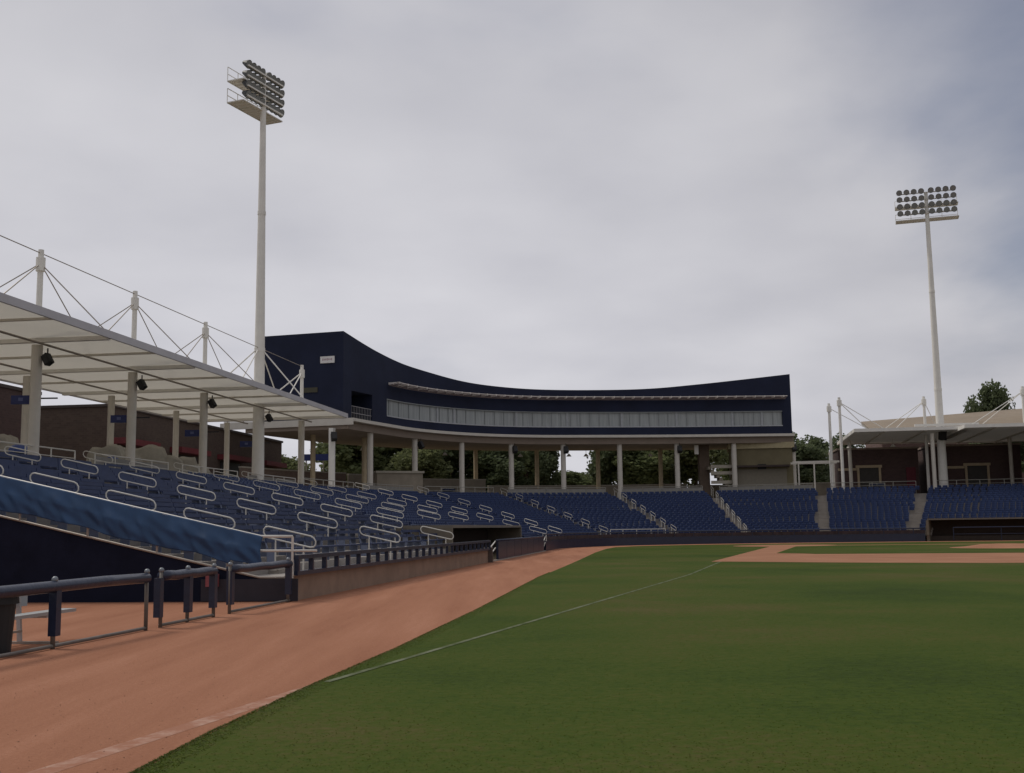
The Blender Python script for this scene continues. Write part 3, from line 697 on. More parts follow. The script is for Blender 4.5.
MB().bar(cp(23.7, ZB + .05, HCAN + .0), cp(36.0, ZB + .05, HCAN + .0), 0.1, 0.3).build('fascia', fascia_m, cn)
for i, z in enumerate(ZC):
    MB().bar(cp(23.70, z, HCAN - .10), cp(35.9, z, HCAN - .10), 0.26, 0.18).build('beam', creamw, cn)
    if i < len(ZC): MB().bar(cp(23.75, z + 4.35, HCAN - .07), cp(35.9, z + 4.35, HCAN - .07), 0.12, 0.10).build('purlin', cream, cn) if z + 4.35 < ZB else None
    w = 0.30
    hb = 4.3
    if i != 4:
        MB().tube(cp(27, z, hb), cp(27, z, HCAN - .3), 0.23, n=14).build('column', cream, cn, False)
    MB().tube(cp(32.8, z, hb), cp(32.8, z, HCAN - .3), 0.2, n=12).build('rear_column', cream, cn, False)
    if i == 4: continue
    mt = 13.95 if i < 5 else 13.9
    q = cp(27, z, HCAN + .12); m_ = MB().tube(q, V(q.x, q.y, mt), 0.135, 0.12, 12).build('mast', creamw, cn, False)
    MB().tube(V(q.x, q.y, mt - .95), V(q.x, q.y, mt - .35), 0.2, 0.2, 10).build('mast_collar', creamw, m_)
for i, z in enumerate(ZC):
    tp_ = cp(27, z, 13.35 if i != 4 else 13.9)
    for j, (a, zz) in enumerate(((23.8, z), (27, z + 4.3), (27, z - 4.3), (29.5, z - 3.2))):
        if zz < ZB and not (i == 5 and j == 0): MB().tube(tp_, cp(a, zz, HCAN + .15), 0.026 if i < 4 else 0.045, n=6).build('stay_cable', galv if i < 4 else creamw, cn)
pts = []
for i, z in enumerate([30.2] + ZC):
    pts.append(cp(27, z, 13.8))
MB().path([p for p in pts], 0.022, 6).build('ridge_cable', galv, cn)
MB().path([cp(26.4, ZA, HCAN - .36), cp(26.4, ZB, HCAN - .36)], 0.05, 6).build('conduit', galv, cn)
MB().path([cp(31.4, ZA, HCAN - .36), cp(31.4, ZB, HCAN - .36)], 0.05, 6).build('conduit', galv, cn)
# speakers on canopy columns and section signs
LN = ['nearest', 'second', 'third', 'fourth', 'fifth', 'last']
def speaker(loc, rz, label, tilt=-0.5, s=1.0):
    o = thing('loudspeaker', loc, label, 'loudspeaker', 'loudspeakers under the roofs')
    M = Matrix.Rotation(rz, 3, 'Z') @ Matrix.Rotation(tilt, 3, 'X'); ax = (M @ V(1, 0, 0), M @ V(0, 1, 0), M @ V(0, 0, 1)); L = Vector(loc)
    MB().box(L, (0.20 * s, 0.19 * s, 0.30 * s), ax).build('cabinet', black, o)
    MB().box(L - ax[1] * 0.2 * s, (0.17 * s, 0.012 * s, 0.27 * s), ax).build('grille', mat('speaker_grille', (0.03, 0.03, 0.03), 0.8), o)
    MB().bar(L + V(0, 0, .1), L + V(0, 0, .62 * s), 0.05, 0.05).build('bracket', black, o)
for i in (1, 2, 3, 4):
    z = ZC[i]; q = cp(27, z, HCAN - .95) + V(0.52 if i != 4 else .72, -.15, 0)
    speaker(q, math.radians(70), 'black loudspeaker beside the %s column under the long left canopy' % (LN[i - 1] + ' visible'), -0.55, .78)
    sg = thing('section_sign', cp(27, z, 7.2) + V(-.65, .3, 0), 'blue section sign on the %s visible front column of the long left canopy' % LN[i - 1], 'sign', 'blue section signs along the concourse')
    c = cp(27, z, 7.42) + V(-0.72 - (.12 if i == 4 else 0), .3, 0); MB().box(c, (0.42, 0.09, 0.19)).build('panel', bluesign, sg)
    MB().box(c + V(0, -.093, 0.02), (0.10, 0.004, 0.07)).build('section_mark', mat('sign_lettering', (0.12, 0.14, 0.28)), sg)
    MB().bar(c + V(.3, 0, .06), c + V(1.55, 0, .06), .06, .06).build('arm', black, sg)

# ------------------------------------------------------------------ floodlight towers
def tower(base, top, face, label, w, ncol, hgt, r0_, r1_, tilt, PO=0.5, FO=0.4, nside=16):
    base = Vector(base); o = thing('floodlight_tower', base, label, 'floodlight tower', 'floodlight towers')
    z1 = top; n_ = 4
    hs = [base.z, base.z + (z1 - base.z) * .33, base.z + (z1 - base.z) * .66, z1]
    b = MB()
    for i in range(3): b.tube((base.x, base.y, hs[i]), (base.x, base.y, hs[i + 1]), r0_ + (r1_ - r0_) * i / 3, r0_ + (r1_ - r0_) * (i + 1) / 3, nside, cap=(i == 0 or i == 2))
    b.build('pole', creamw, o, False)
    for i in (1, 2): MB().tube((base.x, base.y, hs[i] - .12), (base.x, base.y, hs[i] + .12), r0_ + (r1_ - r0_) * i / 3 + .03, None, nside).build('collar', creamw, o)
    fx = V(*face, 0).normalized(); sx = V(-fx.y, fx.x, 0)    # fx points where the lamps look
    zb = z1 - hgt
    fr_ = MB()
    for j in range(4): fr_.bar(base.xy.to_3d() + sx * -w / 2 + fx * .2 + V(0, 0, z1 - hgt * j / 3.55), base.xy.to_3d() + sx * w / 2 + fx * .2 + V(0, 0, z1 - hgt * j / 3.55), .10, .10)
    fr_.build('crossarms', creamw, o)
    # service platforms behind the lamps
    c = base.xy.to_3d()
    for zz in (zb + PO, zb + PO + 1.5):
        ww = w / 2 + .2
        pb = MB(); pb.bar(c - sx * ww + V(0, 0, zz), c + sx * ww + V(0, 0, zz), .07, .07); pb.bar(c - sx * ww - fx * 1.3 + V(0, 0, zz), c + sx * ww - fx * 1.3 + V(0, 0, zz), .07, .07)
        k = -ww
        while k <= ww + .01: pb.bar(c + sx * k + V(0, 0, zz), c + sx * k - fx * 1.3 + V(0, 0, zz), .07, .07); k += ww / 5
        pb.box(c - fx * .65 + V(0, 0, zz + .03), (ww, .62, .02), (sx, fx, V(0, 0, 1)))
        for hh in (.5, 1.0): pb.bar(c - sx * ww - fx * 1.3 + V(0, 0, zz + hh), c + sx * ww - fx * 1.3 + V(0, 0, zz + hh), .04, .04)
        for k in (-ww, -ww / 2, 0, ww / 2, ww): pb.bar(c + sx * k - fx * 1.3 + V(0, 0, zz), c + sx * k - fx * 1.3 + V(0, 0, zz + 1.0), .04, .04)
        pb.build('service_platform', creamw, o)
    for j in range(4):
        for i in range(ncol):
            s_ = -w / 2 + w * (i + .5) / ncol
            s_ += 0.12 * (1 if s_ > 0 else -1)
            q = c + sx * s_ + fx * FO + V(0, 0, z1 + .15 - hgt * j / 3.55)
            dirv = (fx * math.cos(tilt) + V(0, 0, -math.sin(tilt))).normalized()
            lb = MB(); lb.tube(q - dirv * .40, q - dirv * .1, .12, .24, 10); lb.tube(q - dirv * .1, q + dirv * .10, .24, .31, 12, cap=False); lb.tube(q - dirv * .10, q - dirv * .08, .21, .21, 12)
            L_ = lb.build('floodlight', mat('floodlight_housing', (0.055, 0.06, 0.065), .5, .1, 3), o)
            MB().tube(q + dirv * .085, q + dirv * .11, .28, .28, 12).build('lens', mat('floodlight_glass', (0.24, 0.26, 0.27), .15, .1, 3, spec=.8), L_)
    return o
LT = cp(27, ZC[4], 4.3)
tower(LT, 32.7, (0.92, -0.385), 'tall white floodlight tower rising through the left canopy', 4.1, 8, 2.5, 0.42, 0.17, 0.45, 0.05, 0.08)
RT = V(44.6, 116.5, 5.0)
tower(RT, 36.7, (-0.30, -0.95), 'slim floodlight tower at the right of the ballpark', 5.9, 8, 2.7, 0.46, 0.19, 0.4, -0.1)

# ------------------------------------------------------------------ press box
NV = [(331, -15.4, 94.2), (343, -14.77, 97.21), (380, -12.31, 103.64), (405, -10.43, 108.0), (430, -8.0, 111.6), (466, -4.77, 114.9), (500, -1.33, 117.2), (541, 3.01, 118.9), (600, 9.37, 119.9), (640, 14.0, 120.5), (700, 20.5, 121.0), (789, 30.35, 121.3)]
TOPZ = [(343, 19.1), (380, 18.1), (430, 17.24), (466, 16.75), (500, 16.5), (541, 16.35), (600, 16.33), (650, 16.5), (700, 16.96), (740, 17.4), (789, 17.97)]
def interp(tab, x):
    for a, b in zip(tab[:-1], tab[1:]):
        if x <= b[0]: u_ = (x - a[0]) / (b[0] - a[0]); return [p + (q - p) * u_ for p, q in zip(a[1:], b[1:])]
    return list(tab[-1][1:])
def smooth(tab, x):  # catmull-rom on an uneven table
    i = 0
    while i < len(tab) - 2 and x > tab[i + 1][0]: i += 1
    x1, x2 = tab[i][0], tab[i + 1][0]; u_ = (x - x1) / (x2 - x1); res = []
    for k in range(1, len(tab[0])):
        y1, y2 = tab[i][k], tab[i + 1][k]
        m1 = (y2 - tab[i - 1][k]) / (x2 - tab[i - 1][0]) if i > 0 else (y2 - y1) / (x2 - x1)
        m2 = (tab[i + 2][k] - y1) / (tab[i + 2][0] - x1) if i + 2 < len(tab) else (y2 - y1) / (x2 - x1)
        h_ = x2 - x1; res.append((2 * u_ ** 3 - 3 * u_ ** 2 + 1) * y1 + (u_ ** 3 - 2 * u_ ** 2 + u_) * h_ * m1 + (-2 * u_ ** 3 + 3 * u_ ** 2) * y2 + (u_ ** 3 - u_ ** 2) * h_ * m2)
    return res
def nface(x, off=0.0, z=0.0):
    x = max(343, min(789, x)); p = smooth(NV, x); a = smooth(NV, max(x - 3, 332)); c = smooth(NV, min(x + 3, 789)); t_ = V(c[0] - a[0], c[1] - a[1], 0).normalized(); nrm = V(t_.y, -t_.x, 0)
    q = V(p[0], p[1], z) + nrm * off; return q, nrm, t_
pb = thing('press_box', (5, 119, 11.3), 'curved navy press box building raised on columns behind home plate', 'building')
XS = [343 + (789 - 343) * i / 90 for i in range(91)]
def band(x0, x1, z0, z1, off, depth, n=60, topf=None):
    b = MB(); pr = None
    for i in range(n + 1):
        x = x0 + (x1 - x0) * i / n; zt = topf(x) if topf else z1
        q, nn, tt = nface(x, off); r_ = q - nn * depth
        c = [V(q.x, q.y, z0), V(r_.x, r_.y, z0), V(r_.x, r_.y, zt), V(q.x, q.y, zt)]
        if pr:
            for k in range(4): b.quad(pr[k], c[k], c[(k + 1) % 4], pr[(k + 1) % 4])
        if i in (0, n): b.quad(*c)
        pr = c
    return b
ZD = 11.4
tz = lambda x: smooth(TOPZ, x)[0]
W0, W1 = 387, 780; WZ0, WZ1 = 12.30, 13.92
# front wall: below the windows, above them, piers at both ends, and the balcony recess on the left
b = band(343, 789, ZD, WZ0, 0, 9.0, 80)
bb = MB()
for part in (band(374, W0, WZ0, WZ1, 0, 8.4, 4), band(W1, 789, WZ0, WZ1, 0, 8.4, 3), band(343, 351, ZD, 14.6, 0, 8.4, 3), band(351, 372, 14.0, 14.6, 0, 8.4, 5), band(372, 374, ZD, 14.6, 0, 8.4, 2), band(374, 789, ZD, WZ0, 0, 8.4, 80), band(374, W0, WZ1, 14.6, 0, 8.4, 4), band(W0, 789, WZ1, 14.6, 0, 8.4, 80),
             band(343, 789, 14.6, 0, 0, 8.4, 90, tz)):
    n = len(bb.v); bb.v += part.v; bb.f += [tuple(n + i for i in f) for f in part.f]
# recess for the windows: wall behind
bb.build('wall', navy, pb)
band(350, 374, ZD, 14.6, -2.2, 6.0, 6).build('balcony_back_wall', oliv, pb)
wb = band(W0, W1, WZ0, WZ1, -0.22, 1, 80); wb.build('window_band', glassw, pb)
# mullions: heavy ones and the white sill
for x in (436, 454, 517, 568, 621, 675, 731, 760):
    q, nn, tt = nface(x, -.17); MB().box(V(q.x, q.y, (WZ0 + WZ1) / 2), (0.12, 0.06, (WZ1 - WZ0) / 2), (tt, nn, V(0, 0, 1))).build('mullion', mat('pale_mullion', (0.38, 0.40, 0.42), .5), pb)
x = W0 + 4
while x < W1:
    q, nn, tt = nface(x, -.19); MB().box(V(q.x, q.y, (WZ0 + WZ1) / 2), (0.025, 0.04, (WZ1 - WZ0) / 2), (tt, nn, V(0, 0, 1))).build('glazing_bar', mat('grey_bar', (0.28, 0.30, 0.305), .5), pb); x += 9.5
band(W0, W1, WZ0 - .02, WZ0 + .09, .03, .35, 80).build('sill', mat('pale_sill', (0.40, 0.41, 0.44), .5), pb)
band(W0, W1, WZ1 - .05, WZ1 + .03, .01, .3, 80).build('window_head', mat('grey_bar', (0.16, 0.18, 0.19), .5), pb)
# sunshade: outer tube, brackets, slats
band(388, 783, 15.42, 15.50, 1.15, .10, 80).build('sunshade_edge', mat('sunshade_metal', (0.70, 0.64, 0.60), .45), pb)
b = MB()
for k in range(4):
    s_ = band(388, 783, 15.22 + k * .06, 15.26 + k * .06, .25 + k * .27, .14, 80); n = len(b.v); b.v += s_.v; b.f += [tuple(n + i for i in f) for f in s_.f]
b.build('sunshade_louvre', louv, pb)
x = 389
while x < 784:
    q, nn, tt = nface(x, .55); MB().box(V(q.x, q.y, 15.42), (0.035, 0.65, .10), (tt, nn, V(0, 0, 1))).build('bracket', mat('bracket_white', (0.72, 0.68, 0.64), .5), pb); x += 9.3
# left side wall (radial end) is the end cap of the bands; lengthen it
q0, n0, t0_ = nface(343)
sw = V(-8.0, 4.3, 0).normalized()
a_ = V(q0.x, q0.y, 0) + V(-.02, -.01, 0); e = a_ + sw * 9.6
bk_ = V(sw.y, -sw.x, 0)
if bk_.y < 0: bk_ = -bk_
so = -n0; su = -t0_   # along the radial end wall, and outwards from it
c = a_ + sw * 8.0 * .0
pq = V(q0.x, q0.y, 16.62) + so * 1.5 + su * .06
sg = thing('wall_sign', pq, 'small white rectangular sign on the navy side wall of the press box', 'sign')
MB().box(pq, (0.68, 0.05, 0.30), (so, su, V(0, 0, 1))).build('panel', white, sg)
for k in range(7): MB().box(pq + su * .055 + so * (-.42 + .14 * k) + V(0, 0, .02), (0.045, 0.006, 0.07 if k % 3 else .10), (so, su, V(0, 0, 1))).build('lettering', mat('faded_pink_lettering', (0.42, 0.30, 0.33), .6), sg)
wq = V(q0.x, q0.y, 14.0) + so * 3.2 + su * .03
MB().box(wq, (.75, .04, .22), (so, su, V(0, 0, 1))).build('side_window', mat('olive_glass', (0.06, 0.055, 0.03), .3), pb)
# balcony railing on the left bay
br = MB()
for x in [350.5 + 1.6 * k for k in range(15)]:
    q, nn, tt = nface(x, -.1); br.bar(V(q.x, q.y, ZD), V(q.x, q.y, ZD + 1.25), .03, .03)
for zz in (.1, .65, 1.25): br.path([nface(x, -.1, ZD + zz)[0] for x in (350.5, 358, 366, 373.5)], .03, 6)
br.build('balcony_railing', mat('grey_balcony_rail', (0.32, 0.31, 0.32), .5), pb)
# deck slab and beam
band(343, 792, ZD - .28, ZD - .01, 1.0, 11, 90).build('deck_edge', cream, pb)
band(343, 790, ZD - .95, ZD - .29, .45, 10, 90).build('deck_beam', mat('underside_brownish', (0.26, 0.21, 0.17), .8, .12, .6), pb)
k0, kn, kt = nface(343, 1.0); k0 = V(k0.x, k0.y, 0) - kt * .12
MB().bar(k0 + V(0, 0, ZD - .33), k0 - kn * 13.0 + V(0, 0, ZD - .33), .2, .58).build('deck_edge', cream, pb)
# columns
for x in (370, 414, 461, 511, 563, 618, 674, 731, 789):
    q, nn, tt = nface(x, 0.0); MB().tube(V(q.x, q.y, 4.4), V(q.x, q.y, ZD - .9), .27, n=12).build('column', cream, pb, False)
q = V(-14.9, 91.2, 0); 
q = a_ + V(-.9, -.2, 0); MB().tube(V(q.x, q.y, 4.4), V(q.x, q.y, ZD - .9), .29, n=12).build('column', creamw, pb, False)
for x, y in ((-14.2, 107), (-4.2, 126), (2.7, 127), (9.7, 128), (16.9, 128.5), (-18.4, 103)):
    MB().tube(V(x, y, 4.0), V(x, y, ZD - .9), .24, n=12).build('rear_column', mat('warm_cream', (0.50, 0.41, 0.27), .6), pb, False)
for x in (414, 511, 563, 674, 789):
    q, nn, tt = nface(x + 2, .45, ZD - 1.55); speaker(q, math.atan2(-nn.x, nn.y) + PI, 'black loudspeaker under the press box deck on the %s column' % {414: 'third', 511: 'fifth', 563: 'sixth', 674: 'eighth', 789: 'end'}[x], -0.5, 1.15)
speaker(a_ + V(-.6, -1.0, ZD - 1.7), .3, 'black loudspeaker beside the corner column of the press box', -.5, 1.2)
# white banner panel on the deck to the left
bq = k0 - kn * 7.6 + kt * .25
bn = thing('guard_panel', bq + V(0, 0, ZD), 'white panelled parapet on the deck left of the press box', 'parapet')
MB().box(bq + V(0, 0, ZD + .27), (5.2, .06, .27), (so, su, V(0, 0, 1))).build('panel', white, bn)
for k in range(7): MB().box(bq + so * (-4.8 + 1.6 * k) + su * .07 + V(0, 0, ZD + .27), (.05, .02, .28), (so, su, V(0, 0, 1))).build('post', galv, bn)
# pendant lamps hung below the deck
for k, x in enumerate((405, 472, 534, 577, 595, 657)):
    q, nn, tt = nface(x, -5.0); z = ZD - 1.9
    lp = thing('pendant_lamp', V(q.x, q.y, z), 'small white pendant lamp under the deck, %s from the left' % ORD[k], 'lamp', 'pendant lamps under the deck')
    MB().tube(V(q.x, q.y, z), V(q.x, q.y, z + .28), .3, .08, 12).build('shade', creamw, lp); MB().tube(V(q.x, q.y, z + .28), V(q.x, q.y, ZD - .98), .02, n=6).build('rod', galv, lp)

# ------------------------------------------------------------------ right canopies
def rline(s, off, z): # line parallel to the right stand top
    return V(17.9 + .985 * s, 116.7 - .155 * s, 0) + V(.155, .985, 0) * off + V(0, 0, z)
gcs = mat('grey_canopy_sheet', (0.42, 0.40, 0.37), .6, .06, .4); translucent(gcs, .2)
def rcanopy(s0, s1, o0, o1, zf, zr, label, skew=2.0):
    q = rline((s0 + s1) / 2, o0 + 3, 5.0); o = thing('canopy', q, label, 'canopy')
    c = [rline(s0, o0, 0), rline(s1, o0, 0), rline(s1 + skew * 0, o1, 0), rline(s0 + skew * 0, o1, 0)]; b = MB(); n = 0
    zz = [zf, zf, zr, zr]
    b.v = [(p.x, p.y, z) for p, z in zip(c, zz)] + [(p.x, p.y, z + .12) for p, z in zip(c, zz)]
    b.f = [(3, 2, 1, 0), (4, 5, 6, 7), (0, 1, 5, 4), (1, 2, 6, 5), (2, 3, 7, 6), (3, 0, 4, 7)]
    b.build('roof_sheet', mat('grey_canopy_sheet', (0.36, 0.34, 0.30), .6, .06, .4), o)
    F = [V(p.x, p.y, z + .06) for p, z in zip(c, zz)]
    for i, j in ((0, 1), (0, 3), (2, 3), (1, 2)): MB().bar(F[i], F[j], .14, .34).build('fascia', creamw, o)
    k = s0 + 3
    while k < s1:
        MB().bar(rline(k, o0 + .1, zf - .1), rline(k, o1 - .1, zr - .1), .12, .16).build('beam', cream, o); k += 4
    return o
c1 = rcanopy(17.3, 28.5, 0.2, 14, 11.05, 10.7, 'grey canopy with white edges in front of the maroon building at right')
c2 = rcanopy(27.4, 47, -2.8, 14.5, 10.95, 10.6, 'nearer grey canopy with white edges at the right edge of the view')
def mast(par, s, off, zt, r=.2, z0=5.0, cables=((-5, 0), (5, 0))):
    q = rline(s, off, z0); m_ = MB().tube(q, V(q.x, q.y, zt), r, r * .85, 12).build('mast', creamw, par)
    MB().tube(V(q.x, q.y, zt - .9), V(q.x, q.y, zt - .3), r + .09, None, 10).build('mast_collar', creamw, m_)
    for ds, do in cables: MB().tube(V(q.x, q.y, zt - .5), rline(s + ds, off + do, 11.0), .04, n=6).build('stay_cable', creamw, par)
mast(c1, 16.2, 2.5, 14.8, .17, 5.0, ((5, 0), (4, 4)))
mast(c1, 15.5, 5.5, 14.5, .17, 5.0, ((5, 0),))
mast(c1, 25.4, 6.0, 15.0, .17, 5, ((-5, 3), (-4, -3), (2.4, 4)))
mast(c2, 34.6, 3.0, 15.4, .18, 5, ((-6.5, -3), (-4.5, 3), (5, 0)))
for par, s, off in ((c1, 17.9, 9.0), (c1, 27.6, 9.5), (c1, 25.0, 1.0), (c2, 34.6, 9.0)):
    q = rline(s, off, 5.0); MB().tube(q, V(q.x, q.y, 10.65), .2, n=12).build('column', cream, par)
MB().bar(RT + V(-3.2, -1.5, 6.6), RT + V(3.0, -2.5, 6.6), .2, .25).build('beam', creamw, c2)
speaker(RT + V(-.1, -.75, 5.6), PI, 'black loudspeaker strapped to the right floodlight tower pole', -.2, 1.6)
for k, (s, off, h) in enumerate(((17.9, 9, 9.9), (27.4, 9, 9.9), (36, 6, 9.9), (22.5, 9, 9.9))):
    q = rline(s, off, h); lp = thing('pendant_lamp', q, 'small white pendant lamp under the right canopies, %s built hanging' % ORD[k], 'lamp', 'pendant lamps under the right canopies')
    lp['label'] = ['leftmost of the white pendant lamps under the right canopies', 'third white pendant lamp from the left under the right canopies', 'rightmost of the white pendant lamps under the right canopies', 'second white pendant lamp from the left under the right canopies'][k]
    MB().tube(q, q + V(0, 0, .3), .34, .08, 12).build('shade', creamw, lp); MB().tube(q + V(0, 0, .3), V(q.x, q.y, 10.85), .02, n=6).build('rod', galv, lp)

# ------------------------------------------------------------------ buildings
def hut(name, c, d, ax, z0, m, label, trim=None, cat='building', parts=()):
    o = thing(name, (c[0], c[1], z0), label, cat)
    X, Y = ax; C = V(c[0], c[1], z0)
    MB().box(C + V(0, 0, d[2] / 2 - .5), (d[0] / 2, d[1] / 2, d[2] / 2 + .5), (X, Y, V(0, 0, 1))).build('wall', m, o)
    if trim: MB().box(C + V(0, 0, d[2] + .1), (d[0] / 2 + .12, d[1] / 2 + .12, .1), (X, Y, V(0, 0, 1))).build('coping', trim, o)
    return o, C
# left brick concession building, long side parallel to the stand
coping = mat('dark_coping', (0.06, 0.045, 0.04), .7)
ax = (al, perp)
c = V(*onl(40, 98), 0) + perp * 6
o, C = hut('brick_building', (c.x, c.y), (36, 12, 6.35), ax, 4.4, brickm, 'long dark brown brick building behind the left canopy', coping)
for k in range(4):
    s = -15 + k * 9.6; q = C + al * s - perp * 6.5
    MB().box(q + V(0, 0, 3.9), (2.9, .55, .22), (al, perp, V(0, 0, 1))).build('awning', red, o)
    MB().box(q + perp * .45 + V(0, 0, 3.0), (2.2, .06, .55), (al, perp, V(0, 0, 1))).build('service_window', mat('dark_window', (0.03, 0.03, 0.035), .3), o)
    MB().box(q + perp * .3 + V(0, 0, 2.35), (2.4, .28, .05), (al, perp, V(0, 0, 1))).build('counter', mat('counter_beige', (0.35, 0.31, 0.24)), o)
    MB().box(q + perp * .45 + V(0, 0, 1.1), (2.4, .08, 1.1), (al, perp, V(0, 0, 1))).build('counter_front', mat('counter_beige', (0.35, 0.31, 0.24)), o)
q = C - al * 12 + perp * -5 + V(0, 0, 6.55); MB().box(q + V(0, 0, .25), (.18, .18, .28)).build('roof_vent', creamw, o); MB().box(C - al * 3 - perp * 5 + V(0, 0, 6.8), (.18, .18, .28)).build('roof_vent', creamw, o)
c = V(*onl(40, 60), 0) + perp * 6
o, C = hut('brick_building', (c.x, c.y), (22, 12, 6.1), ax, 4.4, brickr, 'maroon brick building at the far left edge behind the canopy', coping)
for k in range(2):
    q = C + al * (3 + 5 * k) - perp * 6.05; MB().box(q + V(0, 0, 1.5), (.9, .06, 1.3), (al, perp, V(0, 0, 1))).build('door', red, o)
# wheeled bins / coolers at the concourse edge, blue top and dark body
for k, (x_, y_, lb) in enumerate(((-21.9, 49.6, 'blue-lidded dark bin on the concourse near the left edge, behind the railing'), (-21.0, 58.6, 'blue-lidded dark bin between the first two front canopy columns'), (-21.3, 96.5, 'blue-topped dark vending cart below the far brick wall'))):
    o = thing('lidded_bin', (x_, y_, 4.4), lb, 'bin')
    MB().tube((x_, y_, 4.4), (x_, y_, 5.35), .34, .40, 16).build('body', mat('bin_dark', (0.02, 0.024, 0.03), .5), o)
    lidm = mat('bin_blue', (0.05, 0.085, 0.26), .4)
    MB().ball((x_, y_, 5.38), .44, 16, 8, (1, 1, .65)).build('lid', lidm, o, True); MB().tube((x_, y_, 5.33), (x_, y_, 5.41), .45, .45, 16).build('rim', lidm, o)

def covered_cart(x, y, w, d, h, rz, label):
    o = thing('covered_cart', (x, y, 4.2), label, 'cart'); b = MB(); nx, ny = 18, 14; rr = random.Random(int(x * 10))
    M = Matrix.Rotation(rz, 3, 'Z'); ph = rr.uniform(0, 6)
    for i in range(nx + 1):
        for j in range(ny + 1):
            u1 = -1 + 2 * i / nx; v1 = -1 + 2 * j / ny; m_ = max(abs(u1), abs(v1))
            hh = h * (1 - max(0, (m_ - .80) / .20) ** 2) * (1 - .10 * abs(u1) - (.22 if u1 > .25 else 0) + .03 * math.sin(u1 * 9 + ph) + .03 * math.sin(v1 * 8 + ph))
            q = M @ V(u1 * w / 2 * (1 + .03 * math.sin(j * 2.2)), v1 * d / 2 * (1 + .03 * math.sin(i * 1.9)), 0); b.v.append((x + q.x, y + q.y, 4.2 + max(0.0, hh)))
    for i in range(nx):
        for j in range(ny): n = ny + 1; b.f.append((i * n + j, (i + 1) * n + j, (i + 1) * n + j + 1, i * n + j + 1))
    b.build('cover', mat('dull_canvas_cover', (0.32, 0.30, 0.255), .9, .18, 1.5, .4, 6), o, True)
    for sx in (-.35, .35):
        q = M @ V(sx * w, -d * .45, 0); MB().tube((x + q.x - .04, y + q.y, 4.36), (x + q.x + .04, y + q.y, 4.36), .15, n=12).build('wheel', black, o)
covered_cart(-20.9, 65.5, 3.6, 2.4, 2.5, .2, 'large vending cart under a dull canvas cover behind the second and third canopy columns')
covered_cart(-21.2, 59.8, 2.8, 2.0, 2.1, .1, 'smaller covered cart between the bin and the second canopy column')
covered_cart(-20.2, 69.8, 2.8, 1.8, 2.1, .4, 'covered cart just left of the floodlight tower pole')
covered_cart(-23.5, 51.6, 3.0, 1.8, 2.0, .0, 'covered cart behind the nearest canopy column')
# concourse railings: things per section
def crail(t0, t1, label, off=0.35, h=1.15, m=None, n=None, mesh=False, dz=0.0):
    m = m or railg
    p = ringpt((t0 + t1) / 2, off); o = thing('concourse_railing', p, label, 'railing', 'grey railings along the concourse edge')
    n = n or max(3, int((ringpt(t0, off) - ringpt(t1, off)).length / 1.9)); pts = [ringpt(t0 + (t1 - t0) * i / n, off) + V(0, 0, dz) for i in range(n + 1)]
    for zz in (h, h * .72, h * .44, h * .16): MB().path([q + V(0, 0, zz) for q in pts], .032 if zz == h else .02, 6).build('rail', m, o)
    for q in pts: MB().tube(q, q + V(0, 0, h), .035, n=6).build('post', m, o)
    if mesh:
        b = MB()
        for a, c in zip(pts[:-1], pts[1:]): b.box((a + c) / 2 + V(0, 0, h * .5), ((c - a).length / 2 - .06, .012, h * .40), ((c - a).normalized(), V(-(c - a).y, (c - a).x, 0).normalized(), V(0, 0, 1)))
        b.build('mesh_infill', mat('pale_mesh', (0.24, 0.23, 0.21), .8), o)
    return o
bounds = [AIS[i] for i in range(14)]
gap = 0.045
names = ['nearest the left edge', 'behind the second bay of seats', 'behind the third bay of seats', 'behind the fourth bay of seats', 'behind the fifth bay of seats', 'behind the sixth bay of seats', 'behind the seventh bay of seats', 'left of the press box centre',
         'under the left half of the press box', 'under the middle of the press box', 'under the right half of the press box', 'under the right end of the press box', 'in front of the maroon building', 'at the right edge']
prevt = T_START + .1
for i, tb_ in enumerate(bounds):
    g_ = 0.9 / max(4, (ringpt(tb_ + .05, .3) - ringpt(tb_ - .05, .3)).length / .1)
    crail(prevt, tb_ - g_, 'pale grey concourse railing ' + names[i], mesh=(i in (3, 5, 7, 9, 10, 11)), h=1.2 if i < 6 else 1.3, m=railm if i < 6 else None)
    prevt = tb_ + g_
# second, rear concourse railing / low beige walls behind (perimeter)
def pwall(t0, t1, dist, h, m, label, cop=None, th=.25):
    p = ringpt((t0 + t1) / 2, dist); o = thing('perimeter_wall', p, label, 'wall'); b = MB(); cb_ = MB(); n = 14; pr = None
    for i in range(n + 1):
        t_ = t0 + (t1 - t0) * i / n; q = ringpt(t_, dist); d = frame(t_)[1]; r_ = q + d * th; z = V(0, 0, h)
        c = [q, r_, r_ + z, q + z]; e_ = [q + z - d * .06, r_ + z + d * .06, r_ + z + d * .06 + V(0, 0, .12), q + z - d * .06 + V(0, 0, .12)]
        if pr:
            for k in range(4): b.quad(pr[0][k], c[k], c[(k + 1) % 4], pr[0][(k + 1) % 4]); cb_.quad(pr[1][k], e_[k], e_[(k + 1) % 4], pr[1][(k + 1) % 4])
        if i in (0, n): b.quad(*c); cb_.quad(*e_)
        pr = (c, e_)
    b.build('wall', m, o)
    if cop: cb_.build('coping', cop, o)
    return o
lightcop = mat('pale_coping', (0.36, 0.33, 0.27), .8)
pwall(5.1, 6.15, 12.5, 3.0, brick('tan_brick', (0.19, 0.14, 0.11), (0.15, 0.11, 0.09), 1.8), 'tan brick perimeter wall left of the press box columns', lightcop)
pwall(6.17, 6.6, 12.4, 2.9, beige, 'tall beige perimeter wall behind the press box corner', lightcop)
pwall(6.62, 7.4, 12.4, 2.6, beige, 'beige perimeter wall behind the third press box column', lightcop)
